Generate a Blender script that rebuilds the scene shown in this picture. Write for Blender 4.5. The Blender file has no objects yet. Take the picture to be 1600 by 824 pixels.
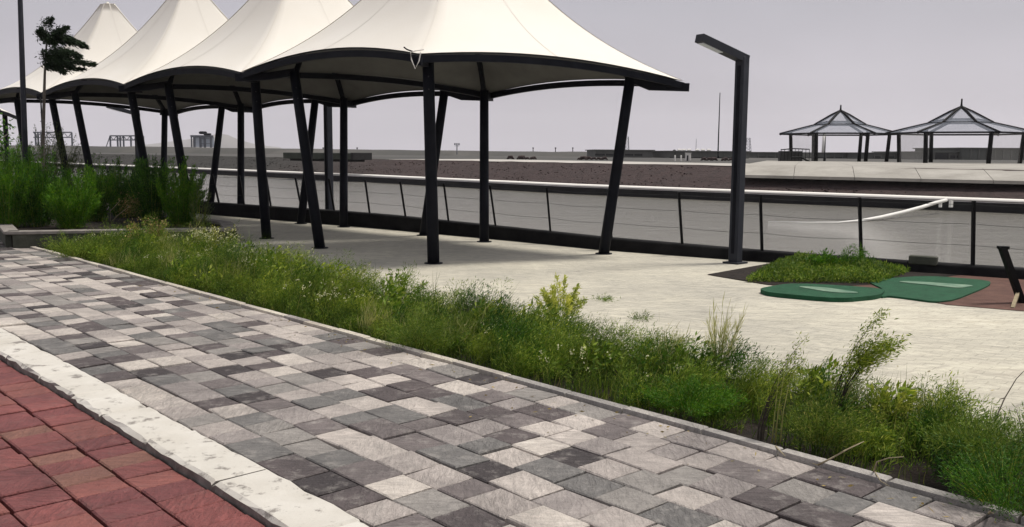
import bpy, math, random
import numpy as np
from mathutils import Vector, Matrix

random.seed(7)
rng = np.random.default_rng(11)
S = bpy.context.scene
COL = S.collection

# ------------------------------------------------------------------ camera
FPX, HZ, ROLL, EYE = 1450.0, 238.0, math.radians(0.4), 1.6
PITCH = math.atan((412 - HZ) / FPX)
FW = Vector((0, math.cos(PITCH), -math.sin(PITCH)))
UP0 = Vector((0, math.sin(PITCH), math.cos(PITCH)))
R0 = Vector((1, 0, 0))
RT = R0 * math.cos(ROLL) + UP0 * math.sin(ROLL)
UP = UP0 * math.cos(ROLL) - R0 * math.sin(ROLL)
cam_d = bpy.data.cameras.new('camera')
cam = bpy.data.objects.new('camera', cam_d)
COL.objects.link(cam)
M = Matrix((RT, UP, -FW)).transposed().to_4x4()
M.translation = (0, 0, EYE)
cam.matrix_world = M
cam_d.sensor_width = 36
cam_d.lens = 36 * FPX / 1600
cam_d.clip_end = 6000
cam_d.clip_start = 0.05
S.camera = cam

# ------------------------------------------------------------------ world, sun, exposure
SUN_DIR = Vector((0.42, 0.12, 0.95)).normalized()      # towards the sun
W = bpy.data.worlds.new('World')
S.world = W
W.use_nodes = True
nt = W.node_tree
nt.nodes.clear()
wo = nt.nodes.new('ShaderNodeOutputWorld')
bg = nt.nodes.new('ShaderNodeBackground')
sky = nt.nodes.new('ShaderNodeTexSky')
sky.sky_type = 'NISHITA'
sky.sun_disc = False
sky.sun_elevation = math.asin(SUN_DIR.z)
sky.sun_rotation = math.atan2(SUN_DIR.x, SUN_DIR.y)
sky.dust_density = 6
sky.air_density = 1.5
hs = nt.nodes.new('ShaderNodeHueSaturation')
hs.inputs['Saturation'].default_value = 0.35
tc = nt.nodes.new('ShaderNodeTexCoord')
sx = nt.nodes.new('ShaderNodeSeparateXYZ')
ramp = nt.nodes.new('ShaderNodeValToRGB')
ramp.color_ramp.elements[0].position = 0.0
ramp.color_ramp.elements[0].color = (0.66, 0.62, 0.675, 1)
ramp.color_ramp.elements[1].position = 0.17
ramp.color_ramp.elements[1].color = (0.41, 0.397, 0.445, 1)
e2 = ramp.color_ramp.elements.new(0.6)
e2.color = (0.43, 0.425, 0.45, 1)
cn = nt.nodes.new('ShaderNodeTexNoise')
cn.inputs['Scale'].default_value = 2.2
cn.inputs['Detail'].default_value = 4
cmx = nt.nodes.new('ShaderNodeMapRange')
cmx.inputs['From Min'].default_value = 0.3
cmx.inputs['From Max'].default_value = 0.7
cmx.inputs['To Min'].default_value = 5.9
cmx.inputs['To Max'].default_value = 7.3
cs = nt.nodes.new('ShaderNodeVectorMath')
cs.operation = 'SCALE'
mx = nt.nodes.new('ShaderNodeMix')
mx.data_type = 'RGBA'
mx.inputs[0].default_value = 0.86
L = nt.links
L.new(tc.outputs['Generated'], sx.inputs[0])
L.new(sx.outputs['Z'], ramp.inputs[0])
cmap = nt.nodes.new('ShaderNodeMapping'); cmap.inputs['Scale'].default_value = (1, 1, 3.2); L.new(tc.outputs['Generated'], cmap.inputs['Vector']); L.new(cmap.outputs[0], cn.inputs['Vector'])
L.new(cn.outputs['Fac'], cmx.inputs['Value'])
L.new(ramp.outputs[0], cs.inputs[0])
L.new(cmx.outputs[0], cs.inputs['Scale'])
L.new(sky.outputs[0], hs.inputs['Color'])
L.new(hs.outputs[0], mx.inputs[6])
L.new(cs.outputs[0], mx.inputs[7])
L.new(mx.outputs[2], bg.inputs['Color'])
bg.inputs['Strength'].default_value = 0.10
L.new(bg.outputs[0], wo.inputs[0])

sun_d = bpy.data.lights.new('sun', 'SUN')
sun_d.energy = 2.0
sun_d.angle = math.radians(12)
sun_d.color = (1.0, 0.95, 0.86)
sun = bpy.data.objects.new('sun', sun_d)
COL.objects.link(sun)
sun.rotation_euler = (-SUN_DIR).to_track_quat('-Z', 'Y').to_euler()

S.view_settings.view_transform = 'Standard'
S.view_settings.look = 'None'
S.view_settings.gamma = 1
S.view_settings.exposure = 0.80
S.cycles.max_bounces = 6
S.cycles.transparent_max_bounces = 12
S.cycles.use_denoising = True

# ------------------------------------------------------------------ pixel helpers (design units of the photo)
def ray(px, py):
    return FW + RT * ((px - 800) / FPX) - UP * ((py - 412) / FPX)

def G(px, py, z=0.0):
    d = ray(px, py)
    return Vector((0, 0, EYE)) + d * ((z - EYE) / d.z)

def at(px, py, Y):
    d = ray(px, py)
    return Vector((0, 0, EYE)) + d * (Y / d.y)

E_ = Vector((-0.673, 0.740, 0))      # along the footpath
N_ = Vector((0.740, 0.673, 0))       # across it, towards the plaza
def ST(s, t, z=0.0):
    return E_ * s + N_ * t + Vector((0, 0, z))

# ------------------------------------------------------------------ object helpers
def tag(o, label=None, cat=None, group=None, kind=None):
    if label: o['label'] = label
    if cat: o['category'] = cat
    if group: o['group'] = group
    if kind: o['kind'] = kind
    return o

def thing(name, label, cat, loc=(0, 0, 0), group=None):
    o = bpy.data.objects.new(name, None)
    COL.objects.link(o)
    o.location = loc
    o.empty_display_size = 0.2
    return tag(o, label, cat, group)

def link(name, me, mat=None, parent=None, loc=None):
    if mat is not None and not me.materials:
        me.materials.append(mat)
    o = bpy.data.objects.new(name, me)
    COL.objects.link(o)
    if parent is not None: o.parent = parent
    if loc is not None: o.location = loc
    return o

def pyd(name, verts, faces, smooth=False):
    me = bpy.data.meshes.new(name)
    me.from_pydata([tuple(v) for v in verts], [], [tuple(f) for f in faces])
    if smooth:
        me.polygons.foreach_set('use_smooth', [True] * len(me.polygons))
    me.update()
    return me

def npmesh(name, verts, faces, smooth=False):
    """verts (n,3), faces (m,k) all the same k"""
    verts = np.asarray(verts, dtype=np.float32)
    faces = np.asarray(faces, dtype=np.int32)
    k = faces.shape[1]
    me = bpy.data.meshes.new(name)
    me.vertices.add(len(verts))
    me.vertices.foreach_set('co', verts.ravel())
    me.loops.add(faces.size)
    me.loops.foreach_set('vertex_index', faces.ravel())
    me.polygons.add(len(faces))
    me.polygons.foreach_set('loop_start', np.arange(0, faces.size, k, dtype=np.int32))
    me.polygons.foreach_set('loop_total', np.full(len(faces), k, dtype=np.int32))
    if smooth:
        me.polygons.foreach_set('use_smooth', np.ones(len(faces), dtype=bool))
    me.update(calc_edges=True)
    me.validate()
    return me

class MB:
    """collects boxes, bars and tubes in world space; build() makes one mesh"""
    def __init__(self): self.v, self.f = [], []
    def add(self, vs, fs):
        b = len(self.v)
        self.v += [Vector(v) for v in vs]
        self.f += [tuple(i + b for i in f) for f in fs]
        return self
    def box(self, c, size, rz=0.0, bev=0.0):
        c = Vector(c); hx, hy, hz = size[0] / 2, size[1] / 2, size[2] / 2
        R = Matrix.Rotation(rz, 3, 'Z')
        if bev <= 0:
            vs = [c + R @ Vector((x * hx, y * hy, z * hz)) for z in (-1, 1) for x, y in ((-1, -1), (1, -1), (1, 1), (-1, 1))]
            return self.add(vs, [(3, 2, 1, 0), (4, 5, 6, 7), (0, 1, 5, 4), (1, 2, 6, 5), (2, 3, 7, 6), (3, 0, 4, 7)])
        b = min(bev, hx * .8, hy * .8, hz * .8)
        rings = []
        for z, ins in ((-hz, b), (-hz + b, 0), (hz - b, 0), (hz, b)):
            rings.append([c + R @ Vector((x, y, z)) for x, y in self._oct(hx - ins, hy - ins, b)])
        return self.loft(rings)
    @staticmethod
    def _oct(hx, hy, b):
        return [(-hx + b, -hy), (hx - b, -hy), (hx, -hy + b), (hx, hy - b), (hx - b, hy), (-hx + b, hy), (-hx, hy - b), (-hx, -hy + b)]
    def loft(self, rings, cap=True, closed=True):
        n = len(rings[0]); vs = [p for r in rings for p in r]; fs = []
        for k in range(len(rings) - 1):
            for i in range(n if closed else n - 1):
                j = (i + 1) % n
                fs.append((k * n + i, k * n + j, (k + 1) * n + j, (k + 1) * n + i))
        if cap:
            fs.append(tuple(range(n - 1, -1, -1)))
            fs.append(tuple((len(rings) - 1) * n + i for i in range(n)))
        return self.add(vs, fs)
    def tube(self, path, r, n=8, squash=None):
        path = [Vector(p) for p in path]
        rr = r if isinstance(r, (list, tuple)) else [r] * len(path)
        rings = []; up = None
        for i, p in enumerate(path):
            t = (path[min(i + 1, len(path) - 1)] - path[max(i - 1, 0)]).normalized()
            a = Vector((0, 0, 1)) if abs(t.z) < 0.9 else Vector((1, 0, 0))
            s = t.cross(a).normalized(); u = s.cross(t).normalized()
            q = (1, 1) if squash is None else squash
            rings.append([p + s * (math.cos(2 * math.pi * (k + .5) / n) * rr[i] * q[0]) + u * (math.sin(2 * math.pi * (k + .5) / n) * rr[i] * q[1]) for k in range(n)])
        return self.loft(rings)
    def bar(self, p, q, w, h):
        return self.tube([p, q], 1.0, 4, (w * .7071, h * .7071))
    def prism(self, pts, z0, z1):
        pts = [Vector((p[0], p[1], 0)) for p in pts]
        return self.loft([[p + Vector((0, 0, z0)) for p in pts], [p + Vector((0, 0, z1)) for p in pts]])
    def build(self, name, mat, parent=None, smooth=False, loc=None):
        if loc is None:
            o = Vector(parent.matrix_basis.translation) if parent is not None else Vector((0, 0, 0))
            pp = parent.parent if parent is not None else None
            while pp is not None:
                o = o + pp.matrix_basis.translation; pp = pp.parent
        else:
            o = Vector(loc)
        me = pyd(name, [v - o for v in self.v], self.f, smooth)
        return link(name, me, mat, parent, loc if (loc is not None and parent is None) else None)

# ------------------------------------------------------------------ materials
def new_mat(name):
    m = bpy.data.materials.new(name)
    m.use_nodes = True
    nt = m.node_tree
    return m, nt, nt.nodes['Principled BSDF']

def nd(nt, typ, **kw):
    n = nt.nodes.new(typ)
    for k, v in kw.items(): setattr(n, k, v)
    return n

def noise(nt, vec, scale, detail=4, rough=0.6, dist=0.0):
    n = nd(nt, 'ShaderNodeTexNoise')
    n.inputs['Scale'].default_value = scale
    n.inputs['Detail'].default_value = detail
    n.inputs['Roughness'].default_value = rough
    n.inputs['Distortion'].default_value = dist
    if vec is not None: nt.links.new(vec, n.inputs['Vector'])
    return n.outputs['Fac']

def cramp(nt, fac, stops, interp='LINEAR'):
    n = nd(nt, 'ShaderNodeValToRGB')
    cr = n.color_ramp
    cr.interpolation = interp
    while len(cr.elements) < len(stops): cr.elements.new(0.5)
    for e, (p, c) in zip(cr.elements, stops):
        e.position = p; e.color = (*c, 1)
    nt.links.new(fac, n.inputs[0])
    return n.outputs[0]

def mixc(nt, fac, a, b, blend='MIX'):
    n = nd(nt, 'ShaderNodeMix', data_type='RGBA', blend_type=blend)
    for sock, v in ((n.inputs[0], fac), (n.inputs[6], a), (n.inputs[7], b)):
        if isinstance(v, (int, float)): sock.default_value = v
        elif isinstance(v, tuple): sock.default_value = (*v, 1)
        else: nt.links.new(v, sock)
    return n.outputs[2]

def bump(nt, b, height, strength=0.4, dist=0.01):
    n = nd(nt, 'ShaderNodeBump')
    n.inputs['Strength'].default_value = strength
    n.inputs['Distance'].default_value = dist
    nt.links.new(height, n.inputs['Height'])
    nt.links.new(n.outputs[0], b.inputs['Normal'])

def coords(nt, which='Object', scale=None, rotz=0.0):
    t = nd(nt, 'ShaderNodeTexCoord').outputs[which] if which != 'World' else nd(nt, 'ShaderNodeNewGeometry').outputs['Position']
    if scale is None and rotz == 0: return t
    mp = nd(nt, 'ShaderNodeMapping')
    if scale: mp.inputs['Scale'].default_value = scale
    mp.inputs['Rotation'].default_value = (0, 0, rotz)
    nt.links.new(t, mp.inputs['Vector'])
    return mp.outputs[0]

def mottled(name, c1, c2, scale=3.0, rough=0.8, bstr=0.3, bscale=None, bdist=0.01, which='World', vscale=None, spec=0.3, metal=0.0):
    m, nt, b = new_mat(name)
    v = coords(nt, which, vscale)
    f = noise(nt, v, scale, 6, 0.65)
    nt.links.new(cramp(nt, f, [(0.3, c1), (0.7, c2)]), b.inputs['Base Color'])
    b.inputs['Roughness'].default_value = rough
    b.inputs['Specular IOR Level'].default_value = spec
    b.inputs['Metallic'].default_value = metal
    if bstr:
        bump(nt, b, noise(nt, v, bscale or scale * 6, 5), bstr, bdist)
    return m

def stone_variants(name, stops, attr=None, worn=(0.36, 0.335, 0.315)):
    m, nt, b = new_mat(name)
    if attr:
        a = nd(nt, 'ShaderNodeAttribute'); a.attribute_name = attr; rnd = a.outputs['Fac']
    else:
        rnd = nd(nt, 'ShaderNodeObjectInfo').outputs['Random']
    base = cramp(nt, rnd, stops, 'CONSTANT')
    w = coords(nt, 'World')
    wr = coords(nt, 'World', (1.0, 5.0, 1.0), 0.45)
    n1 = noise(nt, w, 9, 6, 0.7)
    n2a = noise(nt, wr, 6, 5, 0.65, 1.2)
    n2b = noise(nt, coords(nt, 'World', (4.0, 1.2, 1.0), 0.9), 7, 5, 0.7, 1.8)
    gt = nd(nt, 'ShaderNodeMath', operation='PINGPONG'); gt.inputs[1].default_value = 0.07
    nt.links.new(rnd, gt.inputs[0])
    g2 = nd(nt, 'ShaderNodeMapRange'); g2.inputs['From Max'].default_value = 0.07; nt.links.new(gt.outputs[0], g2.inputs[0])
    mn = nd(nt, 'ShaderNodeMix'); nt.links.new(g2.outputs[0], mn.inputs[0]); nt.links.new(n2a, mn.inputs[2]); nt.links.new(n2b, mn.inputs[3])
    n2 = mn.outputs[0]
    n3 = noise(nt, w, 160, 3, 0.7)
    n4 = noise(nt, w, 1.5, 6, 0.7, 0.6)
    c = mixc(nt, 0.62, base, cramp(nt, n2, [(0.3, (0.26, 0.25, 0.25)), (0.7, (0.76, 0.74, 0.73))]), 'OVERLAY')
    c = mixc(nt, cramp(nt, n1, [(0.52, (0, 0, 0)), (0.72, (0.55, 0.55, 0.55))]), c, worn)
    c = mixc(nt, 0.35, c, cramp(nt, n3, [(0.3, (0.3, 0.3, 0.3)), (0.7, (0.72, 0.72, 0.72))]), 'OVERLAY')
    c = mixc(nt, 0.52, c, cramp(nt, n4, [(0.33, (0.27, 0.265, 0.26)), (0.67, (0.72, 0.71, 0.69))]), 'OVERLAY')
    nt.links.new(c, b.inputs['Base Color'])
    b.inputs['Roughness'].default_value = 0.62
    b.inputs['Specular IOR Level'].default_value = 0.4
    h = nd(nt, 'ShaderNodeMath', operation='ADD')
    nt.links.new(n2, h.inputs[0]); nt.links.new(n1, h.inputs[1])
    bump(nt, b, h.outputs[0], 1.0, 0.02)
    return m

PSTOPS = [(0.0, (0.42, 0.385, 0.36)), (0.15, (0.33, 0.30, 0.285)), (0.27, (0.47, 0.435, 0.40)), (0.37, (0.23, 0.218, 0.208)),
          (0.50, (0.135, 0.132, 0.130)), (0.64, (0.080, 0.066, 0.068)), (0.76, (0.14, 0.122, 0.122)), (0.86, (0.27, 0.245, 0.238)), (0.94, (0.038, 0.031, 0.033))]
M_PAVER = stone_variants('path_paver_stone', PSTOPS)
M_PAVER_FAR = stone_variants('path_paver_stone_far', PSTOPS, 'tone')
RSTOPS = [(0.0, (0.185, 0.056, 0.053)), (0.28, (0.155, 0.046, 0.046)), (0.52, (0.205, 0.070, 0.060)), (0.72, (0.135, 0.040, 0.041)), (0.90, (0.195, 0.090, 0.068)), (0.96, (0.16, 0.080, 0.063))]
M_RED = stone_variants('red_paver_clay', RSTOPS, None, (0.19, 0.088, 0.08))
M_RED_FAR = stone_variants('red_paver_clay_far', RSTOPS, 'tone', (0.19, 0.088, 0.08))
M_EDGE = stone_variants('edging_stone', [(0.0, (0.50, 0.465, 0.40)), (0.6, (0.42, 0.39, 0.35)), (0.85, (0.30, 0.28, 0.27))], None, (0.5, 0.47, 0.41))
M_EDGEGREY = stone_variants('grey_edging_stone', [(0.0, (0.27, 0.26, 0.25)), (0.5, (0.36, 0.345, 0.33)), (0.8, (0.20, 0.185, 0.182))])
M_BED = mottled('mortar_bed', (0.05, 0.044, 0.042), (0.16, 0.142, 0.13), 3)
M_REDBED = mottled('red_bed', (0.035, 0.02, 0.017), (0.10, 0.062, 0.05), 8)
M_SOIL = mottled('dark_soil', (0.008, 0.006, 0.005), (0.030, 0.021, 0.016), 6, 0.95, 1.0, 25, 0.03)
M_REDSOIL = mottled('reddish_soil', (0.075, 0.038, 0.03), (0.14, 0.075, 0.058), 4, 0.95, 0.8, 25, 0.02)
M_GROUND = mottled('bare_ground', (0.16, 0.13, 0.11), (0.26, 0.22, 0.19), 0.5, 0.9)
M_STEEL = mottled('charcoal_steel', (0.0045, 0.0055, 0.009), (0.010, 0.011, 0.016), 5, 0.55, 0.08, 60, 0.002, spec=0.09)
M_LAMP = mottled('lamp_steel', (0.016, 0.018, 0.026), (0.027, 0.030, 0.040), 5, 0.5, 0.08, 60, 0.002, spec=0.25)
M_BLACK = mottled('black_paint', (0.004, 0.004, 0.005), (0.008, 0.008, 0.009), 6, 0.6, 0.1, 50, 0.002, spec=0.1)
M_WALL = mottled('dark_parapet', (0.004, 0.004, 0.005), (0.018, 0.0175, 0.018), 2.5, 0.9, 0.5, 20, 0.01, spec=0.1)
M_WIRE = mottled('steel_wire', (0.02, 0.02, 0.02), (0.05, 0.05, 0.05), 5, 0.5, 0)
M_WHITE = mottled('white_pipe', (0.70, 0.69, 0.66), (0.82, 0.81, 0.78), 3, 0.45, 0.05, 30, 0.003)
M_ROPE = mottled('white_cord', (0.6, 0.58, 0.55), (0.75, 0.73, 0.7), 30, 0.9, 0.3, 200, 0.003)
M_COPE = mottled('pale_coping', (0.78, 0.75, 0.70), (0.86, 0.835, 0.79), 1.2, 0.7, 0.2, 12, 0.01)
M_QUAY = mottled('dark_quay_wall', (0.008, 0.008, 0.009), (0.024, 0.023, 0.024), 1.5, 0.8, 0.4, 10, 0.02)
M_PLANTERWALL = mottled('mossy_planter_wall', (0.035, 0.040, 0.030), (0.095, 0.095, 0.075), 3, 0.9, 0.6, 16, 0.015)
M_PLANTERCAP = mottled('planter_coping', (0.15, 0.135, 0.125), (0.30, 0.275, 0.25), 4, 0.8, 0.5, 25, 0.01)
M_GREEN = mottled('green_turf', (0.007, 0.052, 0.022), (0.015, 0.092, 0.042), 7, 0.85, 0.8, 140, 0.01)
M_GREENPALE = mottled('worn_green_paint', (0.05, 0.13, 0.085), (0.22, 0.31, 0.22), 5, 0.7, 0.3, 40, 0.005)
M_FARWALL = mottled('far_wall', (0.085, 0.090, 0.083), (0.12, 0.123, 0.114), 0.3, 0.85, 0)
M_FARWALL2 = mottled('far_shed_wall', (0.105, 0.108, 0.10), (0.15, 0.15, 0.14), 0.3, 0.85, 0)
M_FARDARK = mottled('far_dark_opening', (0.02, 0.02, 0.022), (0.05, 0.05, 0.05), 0.6, 0.8, 0)
M_FARWHITE = mottled('far_white_paint', (0.7, 0.68, 0.64), (0.82, 0.8, 0.76), 0.5, 0.6, 0)
M_FARSTEEL = mottled('far_hazed_steel', (0.11, 0.12, 0.145), (0.17, 0.18, 0.205), 0.4, 0.7, 0)  # pale bluish tone paints distance haze into the steel
M_FARPANEL = mottled('far_pale_panel', (0.55, 0.60, 0.68), (0.70, 0.74, 0.80), 0.4, 0.6, 0)
M_SLABDARK = mottled('dark_green_slab', (0.020, 0.026, 0.020), (0.05, 0.055, 0.045), 1.2, 0.85, 0.3, 9, 0.02)
M_ROAD = mottled('pale_road', (0.36, 0.34, 0.315), (0.50, 0.475, 0.44), 0.15, 0.9, 0, which='World')
M_PLATFORM = mottled('pale_promenade', (0.25, 0.235, 0.21), (0.41, 0.39, 0.355), 0.6, 0.85, 0.2, 6, 0.01)
M_HILL = mottled('distant_hill', (0.22, 0.21, 0.20), (0.30, 0.29, 0.28), 0.01, 0.95, 0)
M_BARK = mottled('grey_bark', (0.07, 0.06, 0.05), (0.16, 0.14, 0.12), 14, 0.9, 0.6, 60, 0.005)
M_STALK = mottled('dry_stalk', (0.20, 0.16, 0.10), (0.42, 0.36, 0.24), 20, 0.9, 0)
M_STALKDARK = mottled('dark_stalk', (0.03, 0.025, 0.02), (0.08, 0.065, 0.05), 20, 0.9, 0)
M_STONE = mottled('black_pebble', (0.012, 0.012, 0.013), (0.03, 0.03, 0.03), 20, 0.6, 0.3, 60, 0.003)

def leaf_mat(name, stops, transl=0.35, patch=2.0, dry=None):
    m, nt, b = new_mat(name)
    rnd = nd(nt, 'ShaderNodeNewGeometry').outputs['Random Per Island']
    c = cramp(nt, rnd, stops)
    w = coords(nt, 'World')
    f = noise(nt, w, patch, 3)
    c = mixc(nt, 0.75, c, cramp(nt, f, [(0.35, (0.17, 0.22, 0.17)), (0.65, (0.76, 0.72, 0.5))]), 'OVERLAY')
    nt.links.new(c, b.inputs['Base Color'])
    b.inputs['Roughness'].default_value = 0.6
    b.inputs['Specular IOR Level'].default_value = 0.25
    t = nd(nt, 'ShaderNodeBsdfTranslucent')
    nt.links.new(c, t.inputs['Color'])
    ms = nd(nt, 'ShaderNodeMixShader')
    ms.inputs[0].default_value = transl
    out = nt.nodes['Material Output']
    nt.links.new(b.outputs[0], ms.inputs[1]); nt.links.new(t.outputs[0], ms.inputs[2])
    nt.links.new(ms.outputs[0], out.inputs['Surface'])
    return m

M_GRASS = leaf_mat('strip_grass', [(0.0, (0.030, 0.065, 0.008)), (0.5, (0.075, 0.135, 0.014)), (0.85, (0.16, 0.23, 0.03)), (1.0, (0.36, 0.33, 0.12))], 0.35, 1.6)
M_FEATHER = leaf_mat('feathery_weed', [(0.0, (0.05, 0.11, 0.010)), (0.6, (0.13, 0.22, 0.022)), (1.0, (0.30, 0.36, 0.07))], 0.35, 2.0)
M_BUSH = leaf_mat('green_bush', [(0.0, (0.014, 0.055, 0.006)), (0.6, (0.040, 0.125, 0.008)), (1.0, (0.09, 0.20, 0.014))], 0.3, 1.8)
M_BUSHBRIGHT = leaf_mat('bright_green_bush', [(0.0, (0.035, 0.12, 0.006)), (0.6, (0.08, 0.21, 0.010)), (1.0, (0.16, 0.29, 0.02))], 0.35, 1.8)
M_GREYBUSH = leaf_mat('dull_green_bush', [(0.0, (0.05, 0.075, 0.035)), (1.0, (0.12, 0.15, 0.075))], 0.3, 1.5)
M_YELLOW = leaf_mat('yellow_green_shrub', [(0.0, (0.34, 0.40, 0.05)), (1.0, (0.66, 0.66, 0.20))], 0.45, 3)
M_PALEGRASS = leaf_mat('pale_tall_grass', [(0.0, (0.22, 0.26, 0.06)), (1.0, (0.58, 0.54, 0.30))], 0.4, 3)
M_OLIVE = leaf_mat('olive_weed', [(0.0, (0.11, 0.15, 0.025)), (1.0, (0.38, 0.40, 0.09))], 0.4, 3)
M_LIME = leaf_mat('lime_weed', [(0.0, (0.10, 0.16, 0.015)), (0.6, (0.20, 0.28, 0.03)), (1.0, (0.42, 0.46, 0.08))], 0.42, 2.5)
M_DARKLEAF = leaf_mat('dark_tree_leaf', [(0.0, (0.008, 0.020, 0.010)), (1.0, (0.022, 0.045, 0.020))], 0.15, 3)
M_BROWNSEED = leaf_mat('brown_seed_head', [(0.0, (0.20, 0.14, 0.06)), (1.0, (0.40, 0.32, 0.16))], 0.3, 5)
M_FLOWER = leaf_mat('cream_flower', [(0.0, (0.5, 0.5, 0.32)), (1.0, (0.75, 0.74, 0.6))], 0.3, 5)

# plaza paving: small pale blocks, too small to tell apart in the photo
m, ntp, b = new_mat('plaza_paving')
v = coords(ntp, 'World', None, 0.72)
br = nd(ntp, 'ShaderNodeTexBrick')
br.inputs['Color1'].default_value = (0.50, 0.475, 0.41, 1)
br.inputs['Color2'].default_value = (0.485, 0.46, 0.395, 1)
br.inputs['Mortar'].default_value = (0.43, 0.405, 0.348, 1)
br.inputs['Scale'].default_value = 1.0
br.inputs['Brick Width'].default_value = 0.21
br.inputs['Row Height'].default_value = 0.105
br.inputs['Mortar Size'].default_value = 0.006
br.inputs['Mortar Smooth'].default_value = 0.6
dis = nd(ntp, 'ShaderNodeTexNoise'); dis.inputs['Scale'].default_value = 2.0
va = nd(ntp, 'ShaderNodeVectorMath', operation='MULTIPLY_ADD')
va.inputs[1].default_value = (0.06, 0.06, 0)
ntp.links.new(dis.outputs['Color'], va.inputs[0]); ntp.links.new(v, va.inputs[2])
ntp.links.new(va.outputs[0], br.inputs['Vector'])
w = coords(ntp, 'World')
big = noise(ntp, w, 0.35, 5, 0.6)
mid = noise(ntp, coords(ntp, 'World', (0.8, 2.0, 1), -0.12), 2.2, 8, 0.72, 2.6)
c = mixc(ntp, 0.55, br.outputs['Color'], cramp(ntp, big, [(0.3, (0.30, 0.30, 0.305)), (0.7, (0.68, 0.67, 0.62))]), 'OVERLAY')
c = mixc(ntp, 0.55, c, cramp(ntp, mid, [(0.28, (0.20, 0.20, 0.21)), (0.5, (0.5, 0.5, 0.5)), (0.72, (0.74, 0.73, 0.70))]), 'OVERLAY')
ntp.links.new(c, b.inputs['Base Color'])
b.inputs['Roughness'].default_value = 0.8
b.inputs['Specular IOR Level'].default_value = 0.25
ha = nd(ntp, 'ShaderNodeMath', operation='MULTIPLY_ADD')
ha.inputs[1].default_value = -0.15
ntp.links.new(br.outputs['Fac'], ha.inputs[0]); ntp.links.new(mid, ha.inputs[2])
bump(ntp, b, ha.outputs[0], 0.8, 0.03)
M_PLAZA = m

# white painted kerb with chips
m, ntk, b = new_mat('white_kerb_paint')
w = coords(ntk, 'World')
chip = noise(ntk, w, 7, 8, 0.72)
tone = noise(ntk, w, 2.2, 5)
c = cramp(ntk, tone, [(0.3, (0.47, 0.44, 0.39)), (0.7, (0.60, 0.575, 0.53))])
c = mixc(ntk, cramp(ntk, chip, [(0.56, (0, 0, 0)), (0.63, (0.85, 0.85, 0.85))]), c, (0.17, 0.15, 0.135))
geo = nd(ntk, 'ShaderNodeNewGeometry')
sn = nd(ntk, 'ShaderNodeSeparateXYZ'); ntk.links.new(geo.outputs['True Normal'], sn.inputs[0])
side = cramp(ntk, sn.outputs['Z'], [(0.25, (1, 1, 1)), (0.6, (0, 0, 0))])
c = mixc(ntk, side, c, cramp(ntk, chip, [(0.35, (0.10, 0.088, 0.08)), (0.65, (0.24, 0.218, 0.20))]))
ntk.links.new(c, b.inputs['Base Color'])
b.inputs['Roughness'].default_value = 0.7
bump(ntk, b, chip, 0.7, 0.012)
M_KERB = m

# canopy membrane and lining
m, ntm, b = new_mat('cream_membrane')
w = coords(ntm, 'World')
c = cramp(ntm, noise(ntm, w, 0.8, 5), [(0.3, (0.73, 0.695, 0.63)), (0.7, (0.77, 0.74, 0.685))])
ntm.links.new(c, b.inputs['Base Color'])
b.inputs['Roughness'].default_value = 0.6
b.inputs['Specular IOR Level'].default_value = 0.2
M_MEMB = m
M_SEAM = mottled('membrane_seam', (0.68, 0.645, 0.585), (0.73, 0.695, 0.64), 2, 0.6, 0)
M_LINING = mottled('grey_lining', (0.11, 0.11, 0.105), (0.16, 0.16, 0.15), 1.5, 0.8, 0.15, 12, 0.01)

# canal water
m, ntw, b = new_mat('canal_water')
b.inputs['Base Color'].default_value = (0.22, 0.21, 0.185, 1)
b.inputs['Roughness'].default_value = 0.06
b.inputs['IOR'].default_value = 1.33
b.inputs['Specular IOR Level'].default_value = 0.5
w1 = noise(ntw, coords(ntw, 'World', (0.7, 1.0, 1), 0.3), 0.9, 6, 0.62, 1.2)
w2 = noise(ntw, coords(ntw, 'World', (1.0, 3.2, 1), 0.1), 6.0, 4, 0.7)
ad = nd(ntw, 'ShaderNodeMath', operation='MULTIPLY_ADD'); ad.inputs[1].default_value = 0.3
b.inputs['Specular Tint'].default_value = (1.0, 0.97, 0.93, 1); ntw.links.new(w2, ad.inputs[0]); ntw.links.new(w1, ad.inputs[2])
bump(ntw, b, ad.outputs[0], 0.9, 0.075)
M_WATER = m

# far bank slope, brown stones
m, ntb, b = new_mat('brown_bank')
w = coords(ntb, 'World')
sxb = nd(ntb, 'ShaderNodeSeparateXYZ'); ntb.links.new(w, sxb.inputs[0])
mrb = nd(ntb, 'ShaderNodeMapRange'); mrb.inputs['From Min'].default_value = -16; mrb.inputs['From Max'].default_value = -3
nb_ = noise(ntb, w, 0.25, 4)
adb = nd(ntb, 'ShaderNodeMath', operation='MULTIPLY_ADD'); adb.inputs[1].default_value = 8
ntb.links.new(nb_, adb.inputs[0]); ntb.links.new(sxb.outputs['X'], adb.inputs[2]); ntb.links.new(adb.outputs[0], mrb.inputs['Value'])
c = mixc(ntb, mrb.outputs[0], (0.028, 0.027, 0.024), (0.040, 0.0245, 0.0235))
c = mixc(ntb, 0.7, c, cramp(ntb, noise(ntb, w, 3.5, 6, 0.75), [(0.32, (0.16, 0.16, 0.16)), (0.68, (0.80, 0.78, 0.77))]), 'OVERLAY')
ntb.links.new(c, b.inputs['Base Color'])
b.inputs['Roughness'].default_value = 0.95
bump(ntb, b, noise(ntb, w, 6, 6, 0.7), 1.0, 0.08)
M_BANK = m
m, ntb, b = new_mat('far_land')
w = coords(ntb, 'World')
c = cramp(ntb, noise(ntb, coords(ntb, 'World', (1, 0.5, 1)), 0.05, 6, 0.7), [(0.35, (0.035, 0.035, 0.033)), (0.5, (0.055, 0.053, 0.048)), (0.7, (0.10, 0.093, 0.085))])
ntb.links.new(c, b.inputs['Base Color'])
b.inputs['Roughness'].default_value = 0.95
M_LAND = m

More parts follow.
